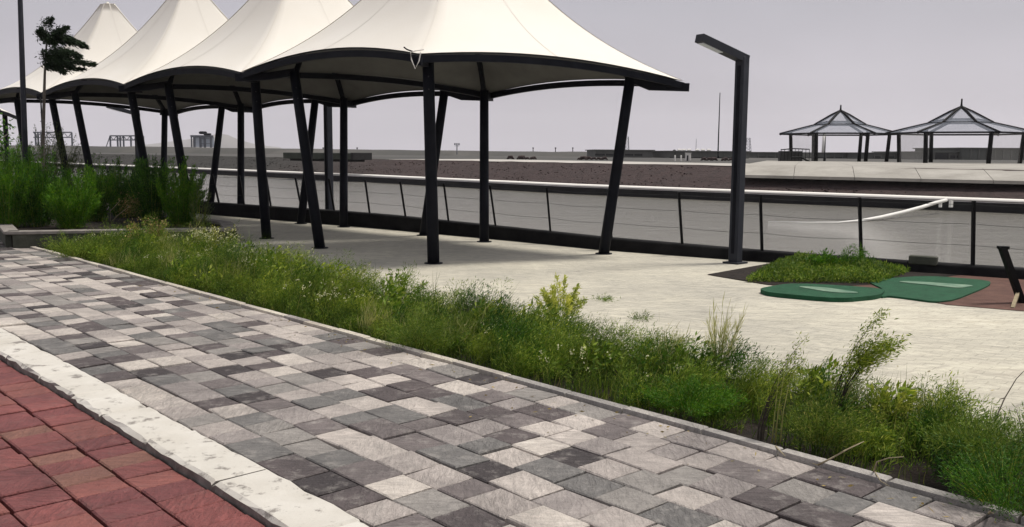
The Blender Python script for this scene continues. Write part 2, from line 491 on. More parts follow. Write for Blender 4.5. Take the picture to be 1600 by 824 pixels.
def clear_mat(name, col, alpha, rough=0.4):
    m, nt, b = new_mat(name)
    b.inputs['Base Color'].default_value = (*col, 1)
    b.inputs['Roughness'].default_value = rough
    f = noise(nt, coords(nt, 'World'), 0.9, 3)
    mr = nd(nt, 'ShaderNodeMapRange')
    mr.inputs['To Min'].default_value = alpha - 0.08
    mr.inputs['To Max'].default_value = alpha + 0.08
    nt.links.new(f, mr.inputs[0]); nt.links.new(mr.outputs[0], b.inputs['Alpha'])
    return m
M_ROOFPANEL = clear_mat('greyblue_roof_panel', (0.30, 0.33, 0.40), 0.34)
M_CURTAIN = clear_mat('thin_mesh_curtain', (0.45, 0.44, 0.42), 0.2, 0.8)

# ------------------------------------------------------------------ the setting
def sheet(name, pts, z, mat):
    me = pyd(name, [(p[0], p[1], (p[2] if len(p) > 2 else z)) for p in pts], [tuple(range(len(pts)))])
    if me.polygons[0].normal.z < 0: me.flip_normals()
    return tag(link(name, me, mat), kind='structure')

NEAR = [(-140, 163), (-60, 78.5), (-7.7, 23.25), (-2.66, 19.15), (0.0, 16.75), (1.46, 15.3), (3.55, 13.82), (6.14, 12.3), (9.0, 10.5), (16, 6.0), (40, -9)]
sheet('ground', NEAR + [(260, -160), (260, -400), (-400, -400), (-400, 163)], -0.17, M_GROUND)
PL0, PL1 = ST(-30, 5.55), ST(17.0, 5.55)
plaza_pts = NEAR + [(40, -40), (PL0.x, PL0.y), (PL1.x, PL1.y), tuple(ST(17.0, 4.2)[:2]), tuple(ST(60, 4.2)[:2]), (-140, 120)]
sheet('plaza', plaza_pts, 0.0, M_PLAZA)

def strip_pts(s0, s1, t0, t1):
    return [tuple(ST(s, t)[:2]) for s, t in ((s0, t0), (s1, t0), (s1, t1), (s0, t1))]
footpath = sheet('footpath', strip_pts(-6, 26, 2.1, 4.4), -0.03, M_BED)
planting_bed = sheet('planting_bed', strip_pts(-6, 17.0, 4.375, 5.56), -0.15, M_SOIL)
# the soil gets a raised, lumpy crust
gx, gy = 150, 14
vv = []
for i in range(gx + 1):
    for j in range(gy + 1):
        s = -3 + 20 * i / gx; t = 4.375 + 1.19 * j / gy
        hgt = 0.0 if j in (0, gy) else 0.012 + 0.010 * math.sin(s * 2.3 + t * 4) + random.uniform(0, 0.018)
        dip = min(1, max(0, (5.54 - t) / .5)); vv.append(ST(s, t, -0.01 - .11 * dip + hgt))
ff = [(i * (gy + 1) + j, (i + 1) * (gy + 1) + j, (i + 1) * (gy + 1) + j + 1, i * (gy + 1) + j + 1) for i in range(gx) for j in range(gy)]
me = pyd('soil', vv, ff, True)
if me.polygons[0].normal.z < 0: me.flip_normals()
tag(link('soil', me, M_SOIL, planting_bed))
red_pavement = sheet('red_pavement', strip_pts(-6, 26, -5, 1.80), -0.075, M_REDBED)

# pavers -------------------------------------------------------------
def paver_geo(l, w, th=0.05, ch=0.006, jit=0.006):
    """stone slab, long side l on local x, width w on y, top at z=0"""
    hl, hw = l / 2, w / 2
    cs = [(-hl, -hw), (hl, -hw), (hl, hw), (-hl, hw)]
    cs = [(x + random.uniform(-jit, jit) * .6, y + random.uniform(-jit, jit) * .6) for x, y in cs]
    vs = [(x, y, -th) for x, y in cs] + [(x, y, -ch) for x, y in cs]
    top = []
    for x, y in cs:
        k = 1 - ch * 1.3 / max(abs(x), abs(y))
        top.append((x * k, y * k, random.uniform(-0.0015, 0.0015)))
    vs += top
    fs = [(3, 2, 1, 0), (8, 9, 10, 11)]
    for k in (0, 4):
        for i in range(4):
            j = (i + 1) % 4
            fs.append((k + i, k + j, k + 4 + j, k + 4 + i))
    return vs, fs

AX = math.atan2(-E_.y, -E_.x)      # local x runs along the path
lib = {}
GAP = {'paver': 0.008, 'red_paver': 0.012}
def paver_mesh(l, w, kind):
    key = (round(l, 2), round(w, 2), kind, random.randrange(4))
    if key not in lib:
        vs, fs = paver_geo(*key[:2])
        me = pyd(kind, vs, fs)
        me.materials.append(M_PAVER if kind == 'paver' else M_RED if kind == 'red_paver' else M_EDGE if kind == 'edging_stone' else M_EDGEGREY if kind == 'grey_edging_stone' else M_KERB)
        lib[key] = me
    return lib[key]

def lay(parent, name, cells, ztop, tilt, limit, farmat):
    """cells: (s,t,l,w); the nearest `limit` in front become objects, the rest one stuff part"""
    def key(cel):
        p = ST(cel[0], cel[1])
        k = (p - Vector((0, 0, EYE))).dot(FW)
        if k < 0.5: return 1e6
        x = 800 + FPX * p.dot(RT) / k; y = 412 - FPX * (p - Vector((0, 0, EYE))).dot(UP) / k
        vis = -60 < x < 1660 and y < 900
        return p.length + (0 if vis else 1000)
    cells = sorted(cells, key=key)
    far = MBfar = ([], [], [])
    for i, (s, t, l, w) in enumerate(cells):
        z = ztop + random.gauss(0, 0.004)
        rx, ry = random.gauss(0, tilt), random.gauss(0, tilt)
        R = Matrix.Rotation(AX + random.gauss(0, 0.008), 4, 'Z') @ Matrix.Rotation(rx, 4, 'X') @ Matrix.Rotation(ry, 4, 'Y')
        p = ST(s, t, z)
        if i < limit and key((s, t, l, w)) < 900:
            o = bpy.data.objects.new(name, paver_mesh(l - GAP[name], w - GAP[name], name))
            COL.objects.link(o)
            o.parent = parent
            o.matrix_local = Matrix.Translation(p) @ R
        else:
            vs, fs = paver_geo(l - GAP[name], w - GAP[name])
            b0 = len(far[0])
            far[0].extend([p + R @ Vector(q) for q in vs])
            far[1].extend([tuple(k + b0 for k in f) for f in fs])
            far[2].extend([random.random()] * len(fs))
    if far[0]:
        me = pyd('distant_' + name + 's', far[0], far[1])
        a = me.attributes.new('tone', 'FLOAT', 'FACE')
        a.data.foreach_set('value', far[2])
        tag(link('distant_' + name + 's', me, farmat, parent), kind='stuff')

cells = []
NC = 9; T0, T1 = 2.14, 4.29
cw = (T1 - T0) / NC
for c_ in range(NC):
    s = -2.2 + random.uniform(-.2, 0)
    while s < 20:
        l = random.choice((0.20, 0.24, 0.24, 0.26, 0.30, 0.36))
        cells.append((s + l / 2, T0 + cw * (c_ + .5), l, cw))
        s += l
lay(footpath, 'paver', cells, 0.0, 0.017, 298, M_PAVER_FAR)
cells = []
RW = 0.262
for c_ in range(14):
    s = -0.5 + (0.1 if c_ % 2 else 0) + random.uniform(-.02, .02)
    while s < 12:
        l = random.choice((0.19, 0.205, 0.205, 0.22))
        cells.append((s + l / 2, 1.834 - RW * (c_ + .5), l, RW))
        s += l
lay(red_pavement, 'red_paver', cells, -0.030, 0.01, 200, M_RED_FAR)

# white kerb: one painted stone after another
kerb = sheet('kerb', strip_pts(-6, 26, 1.85, 2.12), -0.10, M_BED)
def kerb_geo(l):
    hl, d, hw = l / 2, 0.0, 0.15
    pro = [(-hw, -0.11), (-hw + 0.01, -0.012), (-hw + 0.03, 0.004), (hw - 0.02, 0.006), (hw, -0.01), (hw, -0.11)]
    rings = []
    for x, sh in [(-hl, 0.012), (-hl + 0.014, 0.0)] + [(-hl + l * k / 7, 0.0) for k in range(1, 7)] + [(hl - 0.014, 0.0), (hl, 0.012)]:
        rings.append([Vector((x, y * (1 - sh * .3), z - (sh if z > -0.1 else 0)) ) + Vector((0, random.uniform(-.009, .009) if abs(y) > .1 else 0, random.uniform(-.005, .005) if z > -.1 else 0)) for y, z in pro])
    mb = MB(); mb.loft(rings)
    return mb
klib = {}
s = -1.2
while s < 19:
    l = random.choice((0.55, 0.7, 0.85))
    k = (l, random.randrange(3))
    if k not in klib:
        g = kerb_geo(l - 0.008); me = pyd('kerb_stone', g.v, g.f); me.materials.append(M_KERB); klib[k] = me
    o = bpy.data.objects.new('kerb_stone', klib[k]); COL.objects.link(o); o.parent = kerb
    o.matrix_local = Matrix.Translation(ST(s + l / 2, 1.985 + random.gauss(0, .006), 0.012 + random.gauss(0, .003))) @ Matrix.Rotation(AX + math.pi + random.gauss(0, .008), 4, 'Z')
    s += l
# narrow edging along the planting strip
edging = sheet('edging', strip_pts(-6, 17, 4.30, 4.37), -0.025, M_BED)
s = -1.6
while s < 16.6:
    l = random.choice((0.4, 0.5, 0.6))
    o = bpy.data.objects.new('edging_stone', paver_mesh(l - .008, 0.07, 'edging_stone' if s + random.uniform(-.8, .8) > 4.6 else 'grey_edging_stone')); COL.objects.link(o); o.parent = edging
    o.matrix_local = Matrix.Translation(ST(s + l / 2, 4.335 + random.gauss(0, .003), (0.022 if 'grey' not in o.name else 0.006) + random.gauss(0, .002))) @ Matrix.Rotation(AX + random.gauss(0, .004), 4, 'Z')
    s += l

# canal, far bank, land
FARL = [(-400, 470), (-120, 178), (-60, 115), (-28.3, 81), (-8.9, 60), (3.0, 45.2), (10.5, 38.4), (17.8, 32.2), (30, 22.5), (60, 0), (160, -76)]
sheet('canal_water', [(-420, 163 - 40), (-420, 520), (-400, 480)] + [(x + .2, y + .2) for x, y in FARL] + [(160, -110), (60, -40), (38, -12)] + [(x - .1, y - .1) for x, y in NEAR[::-1]] + [(-160, 160)], -0.40, M_WATER)

def offs(line, d):
    out = []
    for i, p in enumerate(line):
        a = Vector(line[max(i - 1, 0)]); c = Vector(line[min(i + 1, len(line) - 1)])
        t = (c - a).normalized(); n = Vector((-t.y, t.x))
        out.append((p[0] + n.x * d, p[1] + n.y * d))
    return out
def densify(line, step):
    out = []
    for a, b in zip(line[:-1], line[1:]):
        a, b = Vector(a), Vector(b); n = max(1, int((b - a).length / step))
        out += [tuple(a.lerp(b, i / n)) for i in range(n)]
    return out + [line[-1]]
def ribbon(name, lines, mat, kind='structure', parent=None):
    n = len(lines[0]); vs = [p for l in lines for p in l]; fs = []
    for k in range(len(lines) - 1):
        for i in range(n - 1):
            fs.append((k * n + i, k * n + i + 1, (k + 1) * n + i + 1, (k + 1) * n + i))
    me = pyd(name, vs, fs, True)
    if sum(p.normal.z for p in me.polygons) < 0: me.flip_normals()
    o = link(name, me, mat, parent)
    return tag(o, kind=kind) if kind else o
FD = densify(FARL[2:10], 1.2)
FD = [FARL[0], FARL[1]] + FD + [FARL[10]]
def zz(line, z, j=0.0): return [(x, y, z + random.uniform(-j, j)) for x, y in line]
# quay wall and its white coping
q = tag(bpy.data.objects.new('quay_wall', None), 'dark canal quay wall with a bright white coping line', 'quay wall'); COL.objects.link(q)
ribbon('wall_face', [zz(FD, -0.8), zz(FD, -0.06)], M_QUAY, None, q)
cop = [offs(FD, -0.12), offs(FD, -0.10), offs(FD, 0.38), offs(FD, 0.30)]
ribbon('coping', [zz(cop[0], 0.0), zz(cop[1], 0.065), zz(cop[2], 0.085), zz(cop[3], -0.07)], M_COPE, None, q)
lines = [zz(offs(FD, 0.40), 0.06)]
for k in range(1, 7):
    lines.append(zz(offs(FD, 0.28 + 2.9 * k / 6), 1.06 * k / 6, 0.05 if k < 6 else 0.02))
ribbon('bank', lines, M_BANK)
n = 4200
FA = np.array(FD[2:-1]); i0 = rng.integers(0, len(FA) - 1, n); u = rng.uniform(0, 1, n)[:, None]
B0 = FA[i0] * (1 - u) + FA[i0 + 1] * u
tn = FA[i0 + 1] - FA[i0]; tn = tn / np.linalg.norm(tn, axis=1, keepdims=True); nn = np.stack([-tn[:, 1], tn[:, 0]], 1)
w_ = rng.uniform(0.5, 3.1, n)
C0 = np.concatenate([B0 + nn * w_[:, None], (1.06 * (w_ - .28) / 2.9)[:, None]], 1)
r_ = rng.uniform(.02, .06, n) * np.where(rng.uniform(0, 1, n) < .08, 1.6, 1)
r_ = np.where((C0[:, 0] > 8.5) & (w_ > .95), .02, r_)
oc = np.array([[1, 0, 0], [0, 1, 0], [-1, 0, 0], [0, -1, 0], [0, 0, .7], [0, 0, -.7]])
V = (C0[:, None, :] + (oc[None] + rng.normal(size=(n, 6, 3)) * .22) * r_[:, None, None]).reshape(-1, 3)
F = ((np.arange(n) * 6)[:, None, None] + np.array([[0, 1, 4], [1, 2, 4], [2, 3, 4], [3, 0, 4], [1, 0, 5], [2, 1, 5], [3, 2, 5], [0, 3, 5]])[None]).reshape(-1, 3)
tag(link('bank_stones', npmesh('bank_stones', V, F), M_BANK), 'rough brown stones covering the slope of the far bank', 'stones', kind='stuff')
near_part = [i for i, p in enumerate(FD) if p[0] > -11.5]
ribbon('bank_road', [[zz(offs(FD, 3.15), 1.045)[i] for i in near_part], [zz(offs(FD, 12), 1.06)[i] for i in near_part]], M_ROAD)
ribbon('bank_top', [zz(offs(FD, 3.1), 1.035), zz(offs(FD, 14), 1.045)], M_LAND)
BACK = [(-900, 900), (-700, 1500), (0, 1900), (900, 1500), (1500, 700), (1500, -300)]
land = [tuple(p) for p in offs(FARL, 13.5)]
sheet('far_land', land + BACK[::-1], 1.035, M_LAND)

# low far embankment that makes the skyline
def berm(name, pts, mat, depth=14):
    d = []
    for (x0, y0, h0), (x1, y1, h1) in zip(pts[:-1], pts[1:]):
        n = max(1, int(math.hypot(x1 - x0, y1 - y0) / 3))
        d += [(x0 + (x1 - x0) * i / n, y0 + (y1 - y0) * i / n, (h0 + (h1 - h0) * i / n) + random.uniform(-.05, .05)) for i in range(n)]
    l0 = [(x, y, 1.0) for x, y, h in d]
    l1 = [(x * 1.02, y * 1.02 + depth * .15, 1.05 + (h - 1.05) * .7) for x, y, h in d]
    l2 = [(x * 1.04, y * 1.04 + depth * .35, h) for x, y, h in d]
    l3 = [(x * 1.10, y * 1.10 + depth, h + .02) for x, y, h in d]
    l4 = [(x * 1.25, y * 1.25 + depth * 2, 1.0) for x, y, h in d]
    return ribbon(name, [l0, l1, l2, l3, l4], mat)
berm('embankment', [(-170, 210, 2.5), (-110, 160, 2.35), (-62, 150, 2.1), (-25, 140, 1.85), (0, 135, 1.72), (25, 135, 1.72), (45, 140, 1.75), (70, 150, 1.8), (130, 150, 1.8)], M_LAND)

# ------------------------------------------------------------------ tensile canopies
TF = [Vector((-1.26, 12.5, 2.89)) + Vector((-3.32, 3.27, 0.012)) * k for k in range(6)]     # tips on the near side
TB = [Vector((2.64, 14.4, 2.70)) + Vector((-3.07, 3.1, 0.0)) * k for k in range(6)]         # tips on the canal side
PB = [  # post feet A (near) B (canal right) C (canal left) E (near left)
    [(-1.13, 13.27), (1.46, 14.7), (-0.50, 16.55), (-3.18, 15.28)],
    [(-4.49, 16.9), (-1.70, 17.75), (-3.57, 19.6), (-6.38, 18.5)],
    [(-7.66, 19.9), (-4.66, 20.4), (-6.64, 22.67), (-9.75, 21.9)],
    [(-10.85, 23.0), (-7.62, 23.3), (-9.75, 25.9), (-12.9, 25.0)],
]
PT = [  # the same posts at the top: px, depth in the photo gave these
    [(-1.17, 12.95, 2.86), (1.80, 14.5, 2.74), (-0.52, 16.9, 2.66), (-3.60, 15.5, 2.86)],
    [(-4.52, 16.5, 2.86), (-1.28, 17.6, 2.72), (-3.60, 20.0, 2.68), (-6.85, 18.7, 2.87)],
    [(-7.95, 19.55, 2.88), (-4.35, 20.7, 2.72), (-6.66, 23.0, 2.70), (-10.25, 22.0, 2.88)],
    [(-11.15, 22.7, 2.90), (-7.35, 23.75, 2.72), (-9.75, 26.3, 2.70), (-13.3, 25.2, 2.90)],
]
def prof(s):
    q = 1 - s
    return 0.5 * q + 0.5 * q ** 2.5

def canopy(k, label):
    tips = [TF[k], TB[k], TB[k + 1], TF[k + 1]]
    tips = [Vector(t) for t in tips]
    c = sum(tips, Vector()) / 4
    root = thing('tensile_canopy', label, 'canopy', (c.x, c.y, 0), 'tensile canopies in a row over the plaza')
    tips = [t + (Vector((c.x, c.y, t.z)) - t).normalized() * 0.05 for t in tips]
    peak = 5.42 - 0.03 * k
    NE, NR = 14, 18
    arch = [0.21, 0.13, 0.13, 0.13]      # A-B, B-C, C-E, E-A
    arch = [0.17, 0.14, 0.15, 0.22]
    bd = []
    for e in range(4):
        a, b_ = tips[e], tips[(e + 1) % 4]
        for i in range(NE):
            u = i / NE; w = 4 * u * (1 - u)
            p = a.lerp(b_, u); p.z += arch[e] * w
            inw = Vector((c.x - p.x, c.y - p.y, 0)).normalized() * (0.07 * w)
            bd.append(p + inw)
    nb = len(bd)
    def surf(i, s, dz=0.0):
        p = bd[i % nb]
        r = 0.05 + 0.95 * s
        z = p.z + (peak - p.z) * prof(s) + dz
        return Vector((c.x + (p.x - c.x) * r, c.y + (p.y - c.y) * r, z))
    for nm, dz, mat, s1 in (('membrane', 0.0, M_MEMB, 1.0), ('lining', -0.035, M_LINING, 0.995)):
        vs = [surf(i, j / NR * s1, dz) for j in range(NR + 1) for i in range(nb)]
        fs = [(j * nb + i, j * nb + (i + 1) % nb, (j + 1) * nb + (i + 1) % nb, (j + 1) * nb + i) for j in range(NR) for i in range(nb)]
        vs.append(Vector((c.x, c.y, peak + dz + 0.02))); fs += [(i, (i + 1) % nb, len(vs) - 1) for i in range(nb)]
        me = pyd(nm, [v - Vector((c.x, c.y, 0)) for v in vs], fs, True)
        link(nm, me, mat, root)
    # welded seams between the fabric panels
    for i in range(0, nb, 7):
        cen = [surf(i, j / NR, 0.004) for j in range(NR + 1)]
        vs_ = []
        for j, p in enumerate(cen):
            d_ = (surf(i + 1, j / NR) - surf(i - 1, j / NR)).normalized() * 0.013
            vs_ += [p - d_, p + d_]
        o_ = link('seam', pyd('seam', [v - Vector((c.x, c.y, 0)) for v in vs_], [(2 * j, 2 * j + 1, 2 * j + 3, 2 * j + 2) for j in range(NR)], True), M_SEAM, root)
    # steel rim, one curved beam per side
    for e in range(4):
        mb = MB()
        path = [surf((e * NE + i), 1.0, -0.075 - 0.02 * math.sin(math.pi * i / NE)) for i in range(NE + 1)]
        mb.tube(path, 1.0, 4, (0.052, 0.066))
        mb.build('rim_beam', M_STEEL, root)
    # corner brackets, rafters, posts
    for q_ in range(4):
        t = tips[q_]; top = Vector(PT[k][q_]); base = Vector((*PB[k][q_], 0))
        i = q_ * NE
        d = (t - Vector((c.x, c.y, t.z))).normalized()
        mb = MB(); mb.tube([t + d * 0.10 + Vector((0, 0, -0.10)), t - d * 0.5 + Vector((0, 0, -0.08)), Vector((top.x, top.y, top.z + 0.02)) - d * 0.05], 1.0, 4, (0.075, 0.085))
        mb.build('corner_bracket', M_STEEL, root)
        mb = MB()
        mb.tube([Vector((top.x, top.y, top.z)) - d * 0.02] + [surf(i, s_, -0.13) for s_ in (0.68, 0.55, 0.42, 0.3, 0.2, 0.1, 0.03)], 1.0, 4, (0.05, 0.06))
        mb.build('rafter', M_STEEL, root)
        mb = MB(); mb.tube([base, base.lerp(top, 0.3), base.lerp(top, 0.7), top + Vector((0, 0, 0.03))], [0.088, 0.086, 0.082, 0.080], 12)
        po = mb.build('post', M_STEEL, root, True)
        mb = MB(); mb.tube([base, base + Vector((0, 0, .014))], 0.135, 12); mb.build('base_plate', M_STEEL, root)
        if q_ in (0, 3):
            for h in (2.45, 2.62):
                p = base.lerp(top, h / top.z); out = Vector((-p.x, -p.y, 0)).normalized()
                bm_ = MB(); bm_.tube([p + out * 0.07, p + out * 0.092], 0.010, 6)
                bm_.build('bolt', M_WIRE, po)
    # ring cap at the peak
    mb = MB(); mb.tube([Vector((c.x, c.y, peak - 0.03)), Vector((c.x, c.y, peak + 0.05))], [0.07, 0.02], 10)
    mb.build('peak_cap', M_MEMB, root)
    return root

canopy(0, 'cream peaked canopy nearest the camera, its open tip pointing at the street lamp')
canopy(1, 'second cream peaked canopy from the street lamp, between the nearest one and the third')
canopy(2, 'third cream peaked canopy from the street lamp, rising beside the farthest sharp peak')
canopy(3, 'farthest cream canopy with its sharp peak just right of the wind-bent tree')
# a further shelter beyond, only its edge in view
mb = MB(); c5 = Vector((-17.5, 28.0, 0))
far_c = thing('shade_shelter', 'low pale shade roof at the far left behind the mast', 'shelter', c5)
cor = [at(-70, 165, 25), at(28, 182, 28), at(-30, 176, 34), at(-130, 165, 31)]
pk = sum(cor, Vector()) / 4 + Vector((0, 0, 1.0))
vs, fs = [], []
for e in range(4):
    for i in range(6):
        vs.append(cor[e].lerp(cor[(e + 1) % 4], i / 6) + Vector((0, 0, 0.12 * 4 * (i / 6) * (1 - i / 6))))
n0 = len(vs)
for s_ in (0.66, 0.33, 0.05):
    for i in range(n0):
        p = vs[i]; z = p.z + (pk.z - p.z) * prof(s_)
        vs.append(Vector((pk.x + (p.x - pk.x) * s_, pk.y + (p.y - pk.y) * s_, z)))
for j in range(3):
    for i in range(n0): fs.append((j * n0 + i, j * n0 + (i + 1) % n0, (j + 1) * n0 + (i + 1) % n0, (j + 1) * n0 + i))
link('membrane', pyd('membrane', [v - c5 for v in vs], fs, True), M_MEMB, far_c)
mb = MB(); mb.tube([v - Vector((0, 0, .06)) for v in vs[:n0]] + [vs[0] - Vector((0, 0, .06))], 0.055, 6); mb.build('rim_beam', M_STEEL, far_c)
for p in cor:
    mb = MB(); b0 = Vector((pk.x + (p.x - pk.x) * .75, pk.y + (p.y - pk.y) * .75, 0)); mb.tube([b0, Vector((b0.x, b0.y, p.z + .1))], 0.07, 8); mb.build('post', M_STEEL, far_c, True)

# white cord knotted round the top of the nearest post
a0 = Vector((-1.17, 12.95, 2.86))
cd = thing('cord', 'white cord knotted round the top of the nearest canopy post', 'cord', a0)
mb = MB(); q0 = Vector((-1.31, 12.34, 2.82))
mb.tube([q0 + Vector((0.14, 0, .10)), q0 + Vector((0.04, -.03, .08)), q0 + Vector((-.03, -.02, .06)), q0 + Vector((-.02, -.02, -.03)), q0 + Vector((.03, -.03, -.15)), q0 + Vector((.08, -.02, -.05)), q0 + Vector((.10, 0, .06))], 0.008, 5)
mb.build('loop', M_ROPE, cd)
mb = MB(); mb.tube([q0 + Vector((-.12, 0, .13)), q0 + Vector((-.08, 0, .10)), q0 + Vector((0, -.02, .07))], 0.010, 5); mb.build('loose_end', M_BLACK, cd)

# ------------------------------------------------------------------ street lamps
def lamp(x, y, label, top=2.98):
    root = thing('street_lamp', label, 'street lamp', (x, y, 0), 'angular street lamps along the canal')
    mb = MB(); mb.box((x, y, top / 2), (0.15, 0.15, top), 0.75, 0.01); po = mb.build('post', M_LAMP, root)
    mb = MB()
    for sx_ in (-1, 1):
        d = Vector((math.cos(.75), math.sin(.75), 0)) * sx_ * 0.079
        mb.box((x + d.x, y + d.y, 1.5), (0.008, 0.05, 2.7), 0.75)
    mb.build('groove_strip', M_STEEL, po)
    mb = MB(); a = Vector((x + .05, y + .03, top - .04)); b_ = Vector((x - 0.72, y - 0.48, top + .20))
    mb.bar(a, b_, 0.15, 0.11); ar = mb.build('arm', M_LAMP, root)
    d = (b_ - a).normalized(); n = Vector((0, 0, -1))
    mb = MB(); mb.bar(a.lerp(b_, .55) + n * .062, b_ - d * .03 + n * .062, 0.10, 0.012); mb.build('light_panel', M_FARPANEL, ar)
    mb = MB(); mb.box((x, y, 0.012), (0.26, 0.26, 0.024), 0.75); mb.build('base_plate', M_LAMP, root)
    return root
lamp(3.28, 13.55, 'tall angular grey street lamp standing alone right of the canopies')
lamp(-4.22, 21.4, 'street lamp half hidden behind the canopy posts, its arm under the roof')
lamp(-11.7, 29.2, 'farthest angular street lamp, its arm seen below the third canopy', 2.72)

# ------------------------------------------------------------------ parapet and wire fence
par = tag(bpy.data.objects.new('parapet', None), 'low black parapet running along the canal edge of the plaza', 'parapet'); COL.objects.link(par)
ND = [(-140, 163)] + densify(NEAR[1:10], 1.5) + [(40, -9)]
o1 = offs(ND, 0.02); o2 = offs(ND, 0.26)
def pz(x): return float(np.interp(x, [-3, 0, 3.3, 6.2], [0.30, 0.23, 0.165, 0.125]))
def zp(line, d, j=0.0): return [(x, y, pz(x) + d + random.uniform(-j, j)) for x, y in line]
ribbon('wall', [zz(o1, -0.2), zp(o1, -0.02, .004), zp(offs(ND, .04), 0, .004), zp(offs(ND, .24), 0.005, .004), zp(o2, -0.02), zz(o2, -0.9)], M_WALL, None, par)
fence = tag(bpy.data.objects.new('wire_fence', None), 'thin wire fence on short leaning black posts above the parapet', 'wire fence'); COL.objects.link(fence)
mid = offs(ND, 0.14)
def on_line(px):
    best = None
    for a, b_ in zip(mid[:-1], mid[1:]):
        for i in range(20):
            p = Vector((*a, .29)).lerp(Vector((*b_, .29)), i / 20)
            k = (p - Vector((0, 0, EYE))).dot(FW)
            if k < 1: continue
            x = 800 + FPX * p.dot(RT) / k
            if best is None or abs(x - px) < best[0]: best = (abs(x - px), p)
    best[1].z = pz(best[1].x); return best[1]
feet = [on_line(x) for x in (262, 284, 309, 343, 383, 425, 474, 524, 577, 636, 704, 777, 862, 955, 1065, 1192, 1345, 1526)]
dd = feet[-1] - feet[-2]
feet += [feet[-1] + dd * k for k in (1, 2, 3)]
dd = (feet[0] - feet[1]).normalized() * 2
feet = [feet[0] + dd * k for k in (8, 7, 6, 5, 4, 3, 2, 1)] + feet
tops = []
for i, p in enumerate(feet):
    n_ = Vector((-.10, -.08, 0)) * random.uniform(.7, 1.2)
    t = Vector((p.x, p.y, 1.0)) + n_; tops.append(t)
    mb = MB(); mb.bar(p - Vector((0, 0, .06)), t, 0.055, 0.035)
    mb.build('post', M_BLACK, fence)
for h in (0.22, 0.45, 0.66):
    mb = MB(); pth = []
    for i in range(len(feet) - 1):
        a, b_ = feet[i].lerp(tops[i], h / .7), feet[i + 1].lerp(tops[i + 1], h / .7)
        for u in (0, .25, .5, .75):
            p = a.lerp(b_, u); p.z -= 0.008 * 4 * u * (1 - u) * (1 + (i % 3)); pth.append(p)
    mb.tube(pth, 0.0038, 4); mb.build('wire', M_WIRE, fence)

# ------------------------------------------------------------------ white pipe in the canal
wp = thing('canal_pipe', 'white curved pipe dropping from the far quay into the canal', 'pipe', G(1475, 314, 0))
pa = [G(1478, 313, 0.05), G(1462, 317, 0.0), G(1440, 324, -.12), G(1410, 332, -.24), G(1375, 340, -.32), G(1345, 345, -.37), G(1310, 348, -.385), G(1260, 348, -.39), G(1200, 347, -.395)]
mb = MB(); mb.tube(pa, [.06, .06, .06, .058, .055, .045, .025, .02, .015], 8); mb.build('hose', M_WHITE, wp, True)
for x in (1469.5, 1486):
    p = G(x, 318, -0.1); mb = MB(); mb.box(p + Vector((0, 0, -.02)), (0.09 if x < 1480 else .16, .08, .24), .7); mb.build('bracket', M_WHITE, wp)

# ------------------------------------------------------------------ garden patch at the right
patch = [tuple(G(*p)[:2]) for p in ((1105, 430), (1168, 421), (1235, 412))]
def line_at(px): p = on_line(px); return (p.x - .1, p.y - .16)
gpts = [tuple(G(1105, 430)[:2]), line_at(1215), line_at(1345), line_at(1526), line_at(1700), (7.6, 9.0), tuple(G(1600, 487)[:2]), tuple(G(1480, 477)[:2]), tuple(G(1400, 463)[:2]), tuple(G(1370, 460)[:2]), tuple(G(1300, 461)[:2]), tuple(G(1222, 452)[:2]), tuple(G(1205, 446)[:2])]
tag(sheet('garden_bed', gpts, 0.006, M_REDSOIL))
dk = [tuple(G(1105, 430)[:2]), line_at(1215), line_at(1500), tuple(G(1440, 440)[:2]), tuple(G(1300, 450)[:2]), tuple(G(1200, 446)[:2])]
tag(sheet('dark_earth', dk, 0.010, M_SOIL))
def slab(name, label, cat, pts, z0, z1, mat, topcol=None):
    def chaikin(q):
        for _ in range(2):
            q = [tuple(Vector(q[i]).lerp(Vector(q[(i + 1) % len(q)]), f)) for i in range(len(q)) for f in (.18, .82)]
        return q
    pts = chaikin(pts); topcol = chaikin(topcol) if topcol else None
    c = sum((Vector((*p, 0)) for p in pts), Vector()) / len(pts)
    root = thing(name, label, cat, c)
    mb = MB(); mb.prism(pts, z0, z1); mb.build('turf', mat, root)
    if topcol:
        mb = MB(); mb.prism(topcol, z1 - .001, z1 + 0.008); mb.build('worn_patch', M_GREENPALE, root)
    return root
H1 = 0.05
slab('turf_mat', 'low green turf slab at the plaza edge, in front of the weedy patch', 'turf slab',
     [tuple(G(*p)[:2]) for p in ((1184, 457), (1200, 464), (1312, 474), (1376, 468), (1384, 457), (1240, 448))], 0.0, H1, M_GREEN,
     [tuple(G(*p, H1)[:2]) for p in ((1240, 448), (1300, 458), (1350, 459), (1290, 450))])
slab('turf_mat', 'larger green turf slab with a pale worn streak, beside the red soil', 'turf slab',
     [tuple(G(*p)[:2]) for p in ((1374, 467), (1392, 465), (1478, 477), (1546, 449), (1548, 441), (1450, 433), (1350, 440), (1384, 456))], 0.0, 0.022, M_GREEN,
     [tuple(G(*p, 0.022)[:2]) for p in ((1400, 441), (1470, 448), (1500, 451), (1525, 447), (1480, 444), (1420, 440))])
bk = thing('concrete_block', 'small mossy block lying on the parapet behind the green turf', 'block', on_line(1443))
p = on_line(1443); mb = MB(); mb.box(p + Vector((-.05, -.07, 0.035)), (0.36, 0.12, 0.12), -0.6, 0.012); mb.build('block', M_PLANTERWALL, bk)
lp = thing('leaning_post', 'black square post leaning to the left on the reddish soil', 'post', G(1597, 474))
b0 = G(1597, 474); t0 = at(1566, 387, b0.y - .05)
mb = MB(); mb.bar(b0, t0, 0.085, 0.06); mb.build('shaft', M_BLACK, lp)
